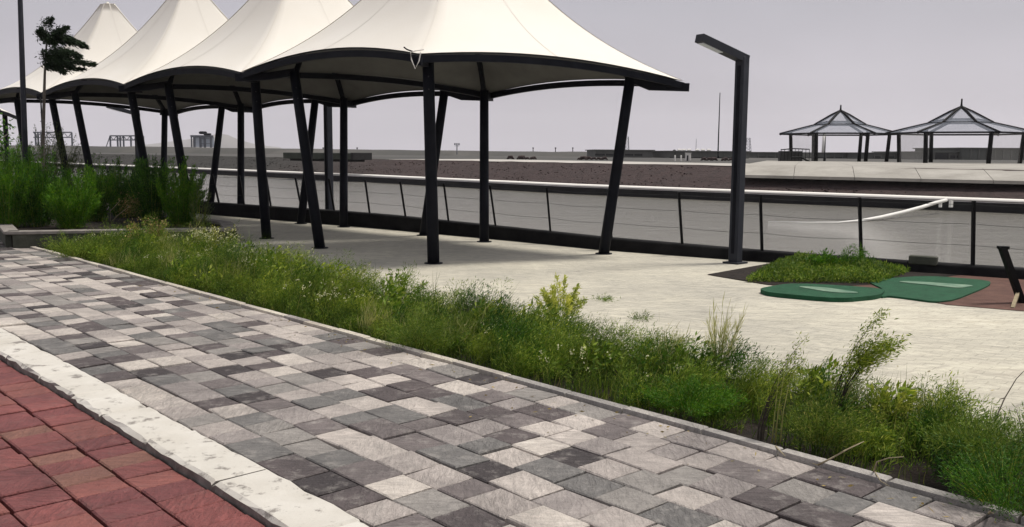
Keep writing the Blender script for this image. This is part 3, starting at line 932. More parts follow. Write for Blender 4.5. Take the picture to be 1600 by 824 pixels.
mb = MB(); mb.bar(b0.lerp(t0, .2), G(1582, 482), 0.035, 0.03); mb.build('brace', M_STALK, lp)
mb = MB(); mb.box(t0 + Vector((0.01, 0, 0.0)), (0.10, 0.08, 0.03)); mb.build('cap', M_BLACK, lp)
pb = thing('pebble', 'small black stone lying alone on the pale plaza', 'stone', G(1392, 549))
mb = MB(); cpt = G(1392, 549); mb.tube([cpt + Vector((-.035, 0, .012)), cpt + Vector((-.022, 0, .014)), cpt + Vector((0, 0, .017)), cpt + Vector((.022, 0, .014)), cpt + Vector((.035, 0, .012))], [.003, .014, .017, .013, .003], 7); mb.build('stone', M_STONE, pb, True)

# ------------------------------------------------------------------ planter
PQ = [Vector((-8.19, 14.94, 0)), Vector((-4.73, 15.93, 0)), Vector((-5.3, 17.4, 0)), Vector((-12.6, 25.0, 0)), Vector((-12.3, 21.6, 0))]
pl = thing('planter', 'low mossy planter wall with flat coping holding the tall bushes', 'planter', PQ[0])
for i in range(5):
    a, b_ = PQ[i], PQ[(i + 1) % 5]; d = (b_ - a).normalized(); n_ = Vector((d.y, -d.x, 0))
    inn = -n_ * 0.18
    mb = MB(); L_ = (b_ - a).length; cpt = (a + b_) / 2 + inn * .5
    mb.box(cpt + Vector((0, 0, .11)), (L_ - .02 - 0.18, .18, .22), math.atan2(d.y, d.x)); mb.build('wall', M_PLANTERWALL, pl)
    # coping in separate lengths
    nseg = max(1, round(L_ / 1.2))
    for k in range(nseg):
        c_ = a.lerp(b_, (k + .5) / nseg) + inn * .5
        mb = MB(); mb.box(c_ + Vector((0, 0, .245)), (L_ / nseg - .008 - (.2 if nseg == 1 else 0), .23, .05), math.atan2(d.y, d.x) + random.gauss(0, .004), .006); mb.build('coping_slab', M_PLANTERCAP, pl)
mb = MB(); ctr = sum(PQ, Vector()) / 5
mb.prism([p.lerp(ctr, .03) for p in PQ], 0.0, 0.19); mb.build('soil', M_SOIL, pl)

# ------------------------------------------------------------------ vegetation builders (numpy)
def norm(a): return a / np.maximum(np.linalg.norm(a, axis=-1, keepdims=True), 1e-9)

def blades(P, h, lean, width, bend=0.5):
    """grass blades: root P(n,3), height h(n), lean (n,3) unit-ish horizontal vectors * amount"""
    n = len(P)
    ang = rng.uniform(0, 2 * np.pi, n)
    side = np.stack([np.cos(ang), np.sin(ang), np.zeros(n)], 1) * (width * 0.5)[:, None]
    upv = np.array([0, 0, 1.0])
    m_ = P + upv * (h * 0.55)[:, None] + lean * (h * 0.25)[:, None]
    t = P + upv * (h * (1.0 - 0.15 * bend))[:, None] + lean * h[:, None]
    V = np.stack([P - side, P + side, m_ - side * .8, m_ + side * .8, t], 1).reshape(-1, 3)
    b = (np.arange(n) * 5)[:, None]
    F = np.concatenate([b + np.array([0, 1, 3]), b + np.array([0, 3, 2]), b + np.array([2, 3, 4])], 0)
    return V, F

def leaflets(P, D, length, width):
    """diamond leaves at P pointing along D"""
    n = len(P)
    D = norm(D); r = norm(rng.normal(size=(n, 3)))
    s = norm(np.cross(D, r)) * (width * .5)[:, None]
    mid_ = P + D * (length * .45)[:, None]
    V = np.stack([P, mid_ + s, P + D * length[:, None], mid_ - s], 1).reshape(-1, 3)
    F = (np.arange(n) * 4)[:, None] + np.array([0, 1, 2, 3])
    return V, F

def merge(parts):
    V, F, b = [], [], 0
    for v, f in parts:
        V.append(v); F.append(f + b); b += len(v)
    return np.concatenate(V), np.concatenate(F)

def stems_of(n, height, spread, lean, up_pow=1.4, hvar=0.25):
    """random stem curves; returns function u->(n,3) and its tangent"""
    a = rng.uniform(0, 2 * np.pi, n); r = np.sqrt(rng.uniform(0, 1, n)) * spread
    h = height * rng.uniform(1 - hvar * 2, 1, n) * (1 - 0.30 * (r / max(spread, 1e-6)) ** 2)
    b0 = np.stack([np.cos(a) * r * .35, np.sin(a) * r * .35, np.zeros(n)], 1)
    out = np.stack([np.cos(a) * r * .65, np.sin(a) * r * .65, np.zeros(n)], 1)
    ln = np.asarray(lean)[None, :] * rng.uniform(.6, 1.3, n)[:, None]
    def f(u):
        u = np.asarray(u)
        if u.ndim == 0: u = np.full(n, float(u))
        return b0 + out * (u ** up_pow)[:, None] + np.array([0, 0, 1.]) * (h * u)[:, None] + ln * (u ** 2)[:, None]
    return f, n

def stem_tubes(f, n, r0, segs=5, umax=1.0):
    us = np.linspace(0, umax, segs + 1)
    rings = []
    for u in us:
        p = f(u); r = r0 * (1 - .75 * u)
        rings.append(np.stack([p + np.array([math.cos(k * 2.0944) * r, math.sin(k * 2.0944) * r, 0]) for k in range(3)], 1))
    V = np.stack(rings, 1).reshape(-1, 3)      # n, segs+1, 3
    F = []
    base = (np.arange(n) * (segs + 1) * 3)[:, None]
    for s_ in range(segs):
        for k in range(3):
            k2 = (k + 1) % 3
            F.append(base + np.array([s_ * 3 + k, s_ * 3 + k2, (s_ + 1) * 3 + k2, (s_ + 1) * 3 + k]))
    return V, np.concatenate(F)

def plant(name, label, cat, loc, height, spread, nst, nleaf, llen, lwid, mat, lean=(0, 0, 0), u0=0.1, stem_r=0.004, stem_mat=None, group=None, updir=0.8, sprig=0.0, hvar=.25, stem_part=True, upow=1.4, tipmat=None, ntip=0, tiplen=0.02):
    root = thing(name, label, cat, loc, group)
    f, n = stems_of(nst, height, spread, lean, upow, hvar)
    idx = rng.integers(0, n, nleaf)
    u = u0 + (1 - u0) * rng.uniform(0, 1, nleaf) ** 0.8
    def fu(idx, u):
        # evaluate only chosen stems
        full = np.zeros((len(idx), 3))
        k = 12
        grid = np.stack([f(x) for x in np.linspace(0, 1, k + 1)], 1)
        x = u * k; i0 = np.minimum(x.astype(int), k - 1); fr = (x - i0)[:, None]
        return grid[idx, i0] * (1 - fr) + grid[idx, i0 + 1] * fr, norm(grid[idx, i0 + 1] - grid[idx, i0])
    P, T = fu(idx, u)
    if sprig > 0:
        P = P + rng.normal(size=P.shape) * sprig * (0.5 + .5 * (1 - u))[:, None]
        P[:, 2] = np.maximum(P[:, 2], 0.01)
    D = T * updir + rng.normal(size=P.shape) * .55
    D[:, :2] += np.asarray(lean)[:2] * 0.8
    L_ = llen * rng.uniform(.5, 1.3, nleaf)
    V, F = leaflets(P, D, L_, lwid * rng.uniform(.6, 1.3, nleaf))
    link('foliage', npmesh('foliage', V, F), mat, root)
    if stem_part:
        V, F = stem_tubes(f, n, stem_r)
        link('stem', npmesh('stem', V, F), stem_mat or mat, root)
    if tipmat:
        it = rng.integers(0, n, ntip)
        P, T = fu(it, rng.uniform(.82, 1.0, ntip))
        P = P + rng.normal(size=P.shape) * tiplen * .8
        V, F = leaflets(P, T * .5 + rng.normal(size=P.shape) * .6, np.full(ntip, tiplen), np.full(ntip, tiplen * .6))
        tag(link('flower_heads', npmesh('flower_heads', V, F), tipmat, root), kind='stuff')
    return root

# ------------------------------------------------------------------ planting strip: grass and undergrowth (uncountable)
def strip_samples(n, s0, s1, t0, t1, power=1.0):
    s = s0 + (s1 - s0) * rng.uniform(0, 1, n) ** power
    t = rng.uniform(t0, t1, n)
    return s, t
Ea, Na = np.array(E_), np.array(N_)
def STn(s, t, z=0.0): return s[:, None] * Ea + t[:, None] * Na + np.array([0, 0, 1.]) * (z if np.ndim(z) else np.full(len(s), z))[:, None]

def bedz(t): return -0.10 * np.clip((5.54 - t) / .5, 0, 1)
def dens(s, t):
    """patchiness: clumps and bare earth; the edge along the path stays thinner near the camera"""
    a = np.sin(s * 1.9 + 1.0) * np.sin(t * 5.1 + s * .6) + .6 * np.sin(s * 4.7 + t * 3)
    bare = np.maximum(np.exp(-((s - 3.05) / .32) ** 2), np.exp(-((s - 1.90) / .52) ** 2)) * np.clip((5.02 - t) / .12, 0, 1)
    lip = np.clip((t - 4.40 - .16 * np.clip((7 - s) / 3, 0, 1)) / .10, 0.05, 1)
    return np.clip((0.85 + .30 * a), 0.35, 1) * (1 - .95 * bare) * lip

def hscale(s, t):
    prof_ = np.clip((t - 4.36) / 0.55, 0.12, 1)
    big = 0.75 + .35 * np.sin(s * 1.3 + .5) * np.sin(t * 3 + s * .5) + .25 * np.sin(s * 3.1)
    far = np.clip((s - 4.5) / 5.5, 0, 1)
    back = 1 - (1 - far) * .45 * np.clip((t - 5.2) / .4, 0, 1)
    return prof_ * np.clip(big, .55, 1.4) * (.52 + .72 * far) * back

wind = np.array([0.55, 0.10, 0.0])
parts = []
for n, hh, wd in ((30000, 0.24, 0.0045), (15000, 0.42, 0.0055)):
    s, t = strip_samples(n, 0.2, 16.6, 4.37, 5.95, 1.25)
    keep = rng.uniform(0, 1, n) < dens(s, t) * np.where(t > 5.5, np.clip(1 - (t - 5.5) / .45, 0, 1) ** 1.5, 1)
    s, t = s[keep], t[keep]; n = len(s)
    h = (hh * hscale(s, t) - bedz(t) * .8) * rng.uniform(.4, 1.15, n)
    a = rng.uniform(0, 2 * np.pi, n)
    lean = np.stack([np.cos(a), np.sin(a), np.zeros(n)], 1) * rng.uniform(.1, .65, n)[:, None] + wind * rng.uniform(0.0, .6, n)[:, None]
    parts.append(blades(STn(s, t, bedz(t)), h, lean, np.full(n, wd) * rng.uniform(.6, 1.3, n)))
# sparse tall wisps
n = 2600
s, t = strip_samples(n, .8, 15.5, 4.55, 5.7, 1.1)
keep = (rng.uniform(0, 1, n) < dens(s, t)) & (np.sin(s * 2.7 + t) + .7 * np.sin(s * 6.1) > -.2); s, t = s[keep], t[keep]; n = len(s)
a = rng.uniform(0, 2 * np.pi, n)
parts.append(blades(STn(s, t, bedz(t)), rng.uniform(.22, .50, n) * (.7 + .5 * np.clip((s - 4) / 5, 0, 1)), np.stack([np.cos(a), np.sin(a), np.zeros(n)], 1) * rng.uniform(.05, .45, n)[:, None] + wind * rng.uniform(.1, .7, n)[:, None], rng.uniform(.0025, .005, n)))
V, F = merge(parts)
tag(link('grass', npmesh('grass', V, F), M_GRASS), 'uneven weedy grass filling the strip between footpath and plaza', 'grass', kind='stuff')

parts = []
ncl = 1100
s, t = strip_samples(ncl, 0.4, 16.5, 4.46, 5.75, 1.2)
keep = rng.uniform(0, 1, ncl) < np.minimum(dens(s, t), dens(s, t - .08)) * 1.15
s, t = s[keep], t[keep]
C_ = STn(s, t, bedz(t)); hs_ = 0.08 + 0.27 * hscale(s, t) * rng.uniform(.6, 1.2, len(s)) * rng.choice([.7, 1.0, 1.7], len(s), p=[.4, .45, .15])
per = 210
P = np.repeat(C_, per, 0); hh = np.repeat(hs_, per)
u = rng.uniform(0, 1, len(P)); a = rng.uniform(0, 2 * np.pi, len(P)); r = np.sqrt(rng.uniform(0, 1, len(P))) * np.repeat(rng.uniform(.07, .17, len(s)), per) * (0.5 + .5 * np.sin(np.pi * np.clip(u, .05, .95)))
P = P + np.stack([np.cos(a) * r, np.sin(a) * r, u * hh], 1) + wind * (u * hh * .3)[:, None]
D = np.stack([np.cos(a), np.sin(a), rng.uniform(.2, 1.6, len(P))], 1) + rng.normal(size=P.shape) * .4 + wind * .4
fl2, fl3, fl4 = [], [], []
fl = [leaflets(P, D, rng.uniform(.015, .045, len(P)), rng.uniform(.0025, .006, len(P)))]
# taller feathery mounds inside the undergrowth
for k in range(290):
    s_ = 0.8 + 14.6 * rng.uniform(0, 1) ** .8; t_ = rng.uniform(4.62, 5.5)
    if rng.uniform() > dens(np.array([s_]), np.array([t_ - .16]))[0] + (.25 if s_ > 4 else 0): continue
    fr_ = min(max((s_ - 3) / 6, 0), 1)
    hh_ = .06 + (rng.uniform(.14, .34) + fr_ * rng.uniform(.02, .28)) * min(1, .55 + (t_ - 4.6) * 1.2)
    tint_ = rng.uniform()
    f_, n_ = stems_of(26, hh_, rng.uniform(.13, .27), (.05, .01, -.01), 1.3, .15)
    gr = np.stack([f_(x) for x in np.linspace(0, 1, 9)], 1)
    m_ = int(rng.uniform(700, 1700)); ii = rng.integers(0, 26, m_); x = rng.uniform(.1, 1, m_) ** .8 * 8; i0 = np.minimum(x.astype(int), 7); fr = (x - i0)[:, None]
    P_ = gr[ii, i0] * (1 - fr) + gr[ii, i0 + 1] * fr + rng.normal(size=(m_, 3)) * .026
    P_[:, 2] = np.maximum(P_[:, 2], .01)
    if s_ < 3.6: P_[:, :2] *= .72
    D_ = norm(gr[ii, i0 + 1] - gr[ii, i0]) + rng.normal(size=(m_, 3)) * .6 + np.array([.3, .05, 0])
    kind_ = rng.uniform()
    if kind_ < .16:      # broad-leaved weed
        m2 = 260
        (fl if tint_ < .5 else fl2).append(leaflets((P_ + np.array(ST(s_, t_, float(bedz(t_)))))[:m2], D_[:m2] + np.array([0, 0, -.3]), rng.uniform(.045, .085, m2), rng.uniform(.016, .03, m2)))
        continue
    if kind_ < .24:      # dry straw tuft
        m2 = 170
        fl4.append(leaflets((P_ + np.array(ST(s_, t_, float(bedz(t_)))))[:m2], D_[:m2] + np.array([0, 0, 1.2]), rng.uniform(.08, .16, m2), rng.uniform(.003, .005, m2)))
        continue
    (fl if tint_ < .4 else fl2 if tint_ < .72 else fl3).append(leaflets(P_ + np.array(ST(s_, t_, float(bedz(t_)))), D_, rng.uniform(.02, .05, m_), rng.uniform(.003, .0065, m_)))
V, F = merge(fl)
tag(link('undergrowth', npmesh('undergrowth', V, F), M_FEATHER), 'feathery low weeds growing through the grass of the strip', 'weeds', kind='stuff')

V, F = merge(fl2)
tag(link('undergrowth', npmesh('undergrowth', V, F), M_LIME), 'yellow-green feathery weed mounds mixed through the strip', 'weeds', kind='stuff')
V, F = merge(fl3)
tag(link('undergrowth', npmesh('undergrowth', V, F), M_BUSH), 'dark green feathery weed mounds mixed through the strip', 'weeds', kind='stuff')

V, F = merge(fl4)
tag(link('dry_grass', npmesh('dry_grass', V, F), M_PALEGRASS), 'dry straw tufts mixed through the weeds of the strip', 'dry grass', kind='stuff')

# cream flower specks in the weeds
nf = 700
s, t = strip_samples(nf, 3.0, 15.5, 4.6, 5.7, .8)
keep = (np.sin(s * 1.7) + np.sin(s * 3.3 + t * 4)) > .35
s, t = s[keep], t[keep]
P = STn(s, t, 0.27 * hscale(s, t) + .05)
P = np.repeat(P, 5, 0) + rng.normal(size=(len(P) * 5, 3)) * .012
V, F = leaflets(P, rng.normal(size=P.shape), np.full(len(P), .018), np.full(len(P), .012))
tag(link('flowers', npmesh('flowers', V, F), M_FLOWER), 'tiny cream flowers dotted over the weeds of the strip', 'flowers', kind='stuff')

# individual plants along the strip, feet read from the photo
plant('shrub', 'small bright yellow-green shrub standing above the weeds against the pale plaza', 'shrub', G(876, 507), 0.47, 0.25, 30, 2800, .038, .011, M_YELLOW, (0, 0, 0), .3, .004, M_OLIVE, sprig=.015)
plant('tall_grass', 'tall pale grass tuft with straw blades fanning up against the plaza', 'grass tuft', G(1124, 590), 0.60, 0.15, 40, 500, .10, .004, M_PALEGRASS, (0.03, 0, 0), .3, .0028, M_PALEGRASS, updir=2.5, upow=1.8)
plant('weed', 'tall wind-bent weed with thin dark stems and a yellow-green head blown right', 'weed', G(1303, 655), 0.82, 0.09, 11, 3000, .030, .006, M_LIME, (0.32, .02, -.15), .55, .0052, M_STALKDARK, sprig=.038, hvar=.12)
plant('weed', 'slender leaning weed with drooping tip, left of the taller wind-bent one', 'weed', G(1190, 688), 0.72, 0.10, 10, 1400, .026, .005, M_LIME, (0.24, .02, -.10), .45, .0042, M_STALKDARK, sprig=.035, hvar=.15)
plant('weed', 'sparse seedy bush at the plaza edge, lower right of the tall weeds', 'weed', G(1450, 670), 0.27, 0.20, 30, 1100, .018, .005, M_OLIVE, (0.04, 0, 0), .35, .0022, M_OLIVE, sprig=.012)
plant('weed', 'airy weed with star-shaped heads just right of the tall wind-bent weed', 'weed', G(1385, 668), 0.32, 0.18, 18, 450, .028, .006, M_OLIVE, (0.03, 0, 0), .4, .0022, M_OLIVE, sprig=.012)
plant('weed', 'dark-leaved weed with reddish tips behind the strip, left of the yellow shrub', 'weed', G(625, 478), 0.42, 0.26, 20, 800, .04, .014, M_FEATHER, (0.05, 0, 0), .3, .004, M_STALKDARK, sprig=.02)
plant('weed', 'pale fluffy weed clump with an upright dark stem in the strip', 'weed', G(548, 462), 0.42, 0.34, 40, 2200, .035, .007, M_OLIVE, (0.05, 0, 0), .2, .003, M_OLIVE, sprig=.03, tipmat=M_FLOWER, ntip=160)
plant('weed', 'low rounded grey-green weed leaning right at the plaza edge below the nearest post', 'weed', G(745, 508), 0.28, 0.28, 26, 1200, .035, .007, M_GREYBUSH, (0.09, 0, 0), .2, .003, M_GREYBUSH, sprig=.02)
plant('weed', 'dark wispy clump just right of the yellow-green shrub', 'weed', G(935, 560), 0.34, 0.42, 60, 5200, 0.028, 0.0033, M_FEATHER, (0.07, 0, 0), .15, .0028, M_STALKDARK, sprig=.03)
plant('weed', 'tall brownish seeding weed in front of the planter wall', 'weed', G(232, 402), 0.66, 0.36, 40, 2600, .05, .009, M_FEATHER, (0.03, 0, 0), .1, .004, M_OLIVE, sprig=.04, tipmat=M_BROWNSEED, ntip=500, tiplen=.035)
plant('weed', 'pale flowering weed at the right end of the planter wall', 'weed', G(335, 414), 0.62, 0.40, 46, 3000, .045, .010, M_OLIVE, (0.04, 0, 0), .1, .004, M_OLIVE, sprig=.04, tipmat=M_FLOWER, ntip=520, tiplen=.03)
plant('weed', 'green weed mound with cream flowers between planter and canopy posts', 'weed', G(430, 438), 0.46, 0.55, 60, 7200, 0.032, 0.0050, M_FEATHER, (0.05, 0, 0), .05, .004, M_OLIVE, sprig=.05, tipmat=M_FLOWER, ntip=420, tiplen=.025)
plant('weed', 'leafy weed at the foot of the planter corner by the far path', 'weed', G(120, 402), 0.42, 0.50, 46, 5600, 0.035, 0.0055, M_FEATHER, (0.03, 0, 0), .05, .004, M_OLIVE, sprig=.05)
plant('weed', 'dense green weed below the nearest canopy post, middle of the strip', 'weed', G(660, 540), 0.34, 0.5, 60, 7200, 0.035, 0.0039, M_FEATHER, (0.05, 0, 0), .05, .003, M_OLIVE, sprig=.05)
plant('weed', 'yellowish feathery weed at the base of the tall wind-bent weed', 'weed', G(1285, 690), 0.27, 0.28, 50, 6400, 0.025, 0.0033, M_GRASS, (0.05, 0, 0), .05, .003, M_OLIVE, sprig=.04)
plant('weed', 'bright green leafy weed beside the dark twigs, near the path edge', 'weed', G(1075, 640), 0.19, 0.34, 50, 6000, 0.025, 0.0055, M_BUSHBRIGHT, (0.03, 0, 0), .05, .003, M_OLIVE, sprig=.03)
plant('weed', 'broad green weed mass at the lower right end of the strip', 'weed', G(1530, 722), 0.24, 0.36, 70, 8400, 0.028, 0.0044, M_FEATHER, (0.05, 0, 0), .05, .003, M_OLIVE, sprig=.04)
plant('weed', 'dark green weed clump in the lower right corner of the strip', 'weed', G(1580, 790), 0.27, 0.40, 60, 7200, 0.028, 0.0044, M_BUSH, (0.05, 0, 0), .05, .003, M_OLIVE, sprig=.04)

# dead stalks and twigs lying at the path edge
def twig(label, pts, r, mat=M_STALK, name='dry_twig', cat='twig', side=None):
    root = thing(name, label, cat, pts[0])
    mb = MB(); mb.tube(pts, [r * (1 - .7 * i / (len(pts) - 1)) for i in range(len(pts))], 5); mb.build('stem', mat, root, True)
    for sd in side or []:
        mb = MB(); mb.tube(sd, [r * .6, r * .45, r * .25][:len(sd)], 4); mb.build('side_shoot', mat, root)
    return root
twig('long dry twig lying over the dark soil at the path edge', [G(1278, 727, .03), G(1300, 716, .08), G(1325, 702, .12), G(1350, 690, .14)], .006, side=[[G(1300, 716, .08), G(1318, 705, .13), G(1340, 694, .15)], [G(1278, 727, .03), G(1270, 724, .05)]])
twig('arching pale dead stem over the bare dark soil', [G(1365, 738, .02), G(1370, 722, .09), G(1388, 716, .15), G(1412, 714, .17)], .005, side=[[G(1366, 736, .02), G(1376, 752, .04), G(1390, 760, .03)]])
twig('straight upright dead stalk in the lower right corner', [G(1545, 803, 0), G(1547, 800, .12), G(1548, 799, .29)], .006, side=[[G(1546, 801, .08), G(1552, 802, .11)]])
twig('short pale twig at the path edge left of the long one', [G(1212, 698, .02), G(1220, 706, .04), G(1227, 713, .03)], .006)
for k, x in enumerate((1206, 1211, 1219)):
    b0 = G(x, 692)
    twig(['leftmost', 'middle', 'rightmost'][k] + ' of three pale upright stalks beside the slender leaning weed', [b0, b0 + Vector((.01, 0, .18)), b0 + Vector((.025 + .01 * k, 0, .40))], .0045, M_PALEGRASS, 'dry_stalk', 'stalk')
twig('long thin dark stalk leaning right over the pale plaza at the frame edge', [G(1535, 690, 0), G(1548, 672, .10), at(1570, 622, 5.65), at(1588, 592, 5.75), at(1606, 574, 5.85)], .006, M_STALKDARK, 'leaning_stalk', 'stalk', [[at(1570, 622, 5.65), at(1562, 624, 5.62)]])
twig('short dark stalk leaning left beside the lower right corner', [G(1606, 702, 0), at(1597, 672, 5.2), at(1588, 640, 5.25)], .005, M_STALKDARK, 'leaning_stalk', 'stalk')

# tufts on the plaza joints
for px, py, h, lab in ((1000, 500, .05, 'flat yellow-green grass tuft in a joint of the plaza right of the shrub'), (1062, 536, .05, 'tiny grass tuft on the plaza left of the tall pale grass'), (940, 470, .035, 'tiny dark weed on the plaza above the shrub'), (722, 462, .06, 'sparse weed sprig on the plaza below the canopy'), (1320, 652, .10, 'low pale grass fringe spreading over the plaza edge')):
    plant('grass_tuft', lab, 'grass tuft', G(px, py), h, .16, 30, 240, .05, .005, M_GRASS if py > 480 else M_FEATHER, (0.03, 0, 0), .0, .002, None, sprig=.03, stem_part=False)

# patch of creeping green at the right
V, F = [], []
n = 17000
A_, B_ = np.array(G(1165, 442)), np.array(G(1372, 445)); C2, D2 = np.array(line_at(1225) + (0,)), np.array(line_at(1425) + (0,))
u, v_ = rng.uniform(0, 1, n), rng.uniform(0, 1, n)
P = (A_ * (1 - u)[:, None] + B_ * u[:, None]) * (1 - v_)[:, None] + (C2 * (1 - u)[:, None] + D2 * u[:, None]) * v_[:, None]
edge = np.minimum(np.minimum(u, 1 - u) * 5, 1) * np.minimum(np.minimum(v_, 1 - v_) * 5 + .3, 1)
bumpy = .55 + .45 * np.sin(P[:, 0] * 5) * np.sin(P[:, 1] * 4)
P[:, 2] = rng.uniform(0, 1, n) * (.06 + .17 * edge * bumpy)
V, F = leaflets(P, rng.normal(size=P.shape) + np.array([.2, 0, .8]), rng.uniform(.03, .07, n), rng.uniform(.008, .018, n))
tag(link('ground_cover', npmesh('ground_cover', V, F), M_FEATHER), 'dense creeping green weeds on the earth beside the green turf slabs', 'ground cover', kind='stuff')
plant('shrub', 'small leafy green bush rising from the creeping weeds against the canal', 'shrub', G(1287, 425), 0.30, 0.30, 30, 2200, .05, .016, M_BUSHBRIGHT, (0.03, 0, 0), .05, .004, M_OLIVE, sprig=.04)
plant('shrub', 'straggly leaning bush beside the fence post above the green turf', 'shrub', G(1328, 428), 0.45, 0.22, 14, 900, .045, .013, M_BUSHBRIGHT, (0.10, 0, 0), .2, .004, M_STALKDARK, sprig=.04)

# ------------------------------------------------------------------ bushes in the planter
def bush(px, py, h, spread, n, mat, label, lean=(0.03, 0, 0), ll=.065, lw=.013, stm=None, nst=64):
    p = G(px, py, .19); p.z = .19; n = int(n * .75)
    return plant('bush', label, 'bush', p, h, spread, nst, n, ll, lw, mat, lean, .03, .005, stm or M_OLIVE, 'bushes in the planter', sprig=.038, updir=1.2, hvar=.24, upow=1.15)
bush(12, 356, 1.62, .75, 22000, M_BUSHBRIGHT, 'bright green bush at the left end of the planter, by the frame edge')
bush(58, 354, 1.5, .62, 19000, M_BUSH, 'dark green bush in the planter under the tall mast')
bush(112, 357, 1.05, .50, 15000, M_BUSHBRIGHT, 'bright leafy bush at the front of the planter, left of the black shadow gap')
bush(148, 346, 1.22, .46, 14000, M_BUSHBRIGHT, 'upright bright bush behind the black shadow gap in the planter')
bush(195, 340, 1.32, .66, 17000, M_BUSH, 'dark green bush in the middle of the planter behind the dead branch')
bush(240, 351, 1.36, .50, 17000, M_BUSH, 'dense feathery bush between the dead branch and the planter end')
bush(284, 353, 1.38, .46, 17000, M_BUSHBRIGHT, 'rightmost feathery green bush of the planter, in front of leaning posts')
bush(78, 326, 2.15, .8, 19000, M_GREYBUSH, 'pale grey-green bush rising behind the others near the mast', ll=.05)
bush(20, 318, 1.95, .85, 18000, M_BUSHBRIGHT, 'tall bush at the far left, behind the frame-edge one')
bush(140, 318, 1.4, .85, 12000, M_BUSH, 'dark bush at the back of the planter between two leaning posts')
bush(220, 322, 1.3, .75, 11000, M_BUSHBRIGHT, 'bush at the back of the planter below the farthest street lamp')
bush(314, 357, .85, .22, 700, M_GREYBUSH, 'sparse thin bush at the very right end of the planter', nst=16)
# dead branch with a dry flower head
b0 = G(172, 350, .2)
db = thing('dead_branch', 'bare arching branch with a pale dry flower head in the planter', 'branch', b0)
mb = MB(); tp = at(203, 322, b0.y - .1)
mb.tube([b0, b0.lerp(tp, .4) + Vector((0, 0, .03)), tp], [.012, .009, .005], 5)
mb.tube([b0 + Vector((.01, 0, 0)), b0.lerp(tp, .3) + Vector((-.10, 0, .14)), b0.lerp(tp, .6) + Vector((-.02, 0, .24))], [.008, .006, .004], 5)
mb.build('stem', M_STALK, db, True)
n = 500; P = np.array(tp - b0) + rng.normal(size=(n, 3)) * np.array([.12, .10, .10]) + np.array([.05, 0, 0])
V, F = leaflets(P, rng.normal(size=P.shape), rng.uniform(.03, .06, n), rng.uniform(.008, .016, n))
tag(link('flower_heads', npmesh('flower_heads', V, F), M_BROWNSEED, db), kind='stuff')

# ------------------------------------------------------------------ mast, wind-bent tree, tree at the left edge
mp = thing('mast', 'tall slim dark mast beside the wind-bent tree, running out of the picture', 'mast', Vector((-9.42, 18.0, 0)))
mb = MB(); mb.tube([Vector((-9.42, 18, 0)), Vector((-9.38, 18, 2.2)), Vector((-9.33, 18, 4.4)), Vector((-9.28, 18, 7.2))], [.058, .052, .045, .036], 10); mb.build('pole', M_LAMP, mp, True)
mb = MB(); mb.box((-9.42, 18, .22), (.2, .2, .03)); mb.build('base_plate', M_STEEL, mp)

TD = 18.4
tb = Vector((at(68, 345, TD).x, TD, 0.19))
tr = thing('young_tree', 'slender young tree with its dark crown blown to the right', 'tree', tb)
mb = MB(); trunk = [tb, at(67, 240, TD), at(69, 150, TD), at(70, 115, TD), at(72, 85, TD), at(73, 60, TD), at(70, 38, TD)]
mb.tube(trunk, [.035, .032, .028, .022, .018, .013, .006], 8); mb.build('trunk', M_BARK, tr, True)
mb = MB(); stake_t = at(63.5, 152, TD + .05); mb.tube([Vector((stake_t.x, TD + .05, .19)), stake_t], .016, 6); mb.build('stake', M_WIRE, tr)
mb = MB()
for y in (158, 176, 190, 205):
    p = at(66, y, TD); mb.tube([p + Vector((-.045, .02, 0)), p + Vector((.03, -.035, .005)), p + Vector((.035, .03, .005))], .007, 5)
mb.build('tie', M_WIRE, tr)
limbs = [  # start, end, droop, number of leaves
    ((71, 64), (104, 44), 0.05, 900), ((70, 42), (80, 30), 0, 500), ((70, 60), (60, 50), 0, 500), ((71, 66), (64, 46), 0, 420), ((72, 60), (84, 66), .0, 900),
    ((72, 60), (134, 73), .10, 1300), ((74, 56), (118, 66), .08, 1100), ((71, 90), (147, 101), .02, 900), ((72, 78), (124, 88), .05, 1500),
    ((71, 84), (112, 104), .05, 1500), ((71, 92), (99, 113), .03, 1300), ((71, 98), (130, 107), -.07, 420), ((71, 88), (92, 96), 0, 1100), ((71, 98), (84, 106), 0, 500), ((70, 92), (68, 80), 0, 240)]
bp, fp = MB(), []
for (sx0, sy0), (ex, ey), drop, nl in limbs:
    a = at(sx0, sy0, TD); b_ = at(ex, ey, TD + random.uniform(-.35, .35)); mid_ = a.lerp(b_, .5) + Vector((0, random.uniform(-.1, .1), drop))
    bp.tube([a, mid_, b_], [.010, .007, .003], 5)
    u = rng.uniform(0.12, 1, nl) ** .9
    A_, M_, B_ = np.array(a), np.array(mid_), np.array(b_)
    P = (1 - u)[:, None] ** 2 * A_ + (2 * u * (1 - u))[:, None] * M_ + (u ** 2)[:, None] * B_
    wd = 0.085 * (1 - .80 * u)
    P = P + rng.normal(size=P.shape) * wd[:, None] * np.array([.8, 1.0, .8])
    D = (B_ - A_) / np.linalg.norm(B_ - A_) + rng.normal(size=P.shape) * .35 + np.array([.3, 0, -.25])
    fp.append(leaflets(P - np.array(tb), D, rng.uniform(.04, .10, nl), rng.uniform(.012, .03, nl)))
bp.build('branch', M_STALKDARK, tr, True)
V, F = merge(fp); link('crown', npmesh('crown', V, F), M_DARKLEAF, tr)

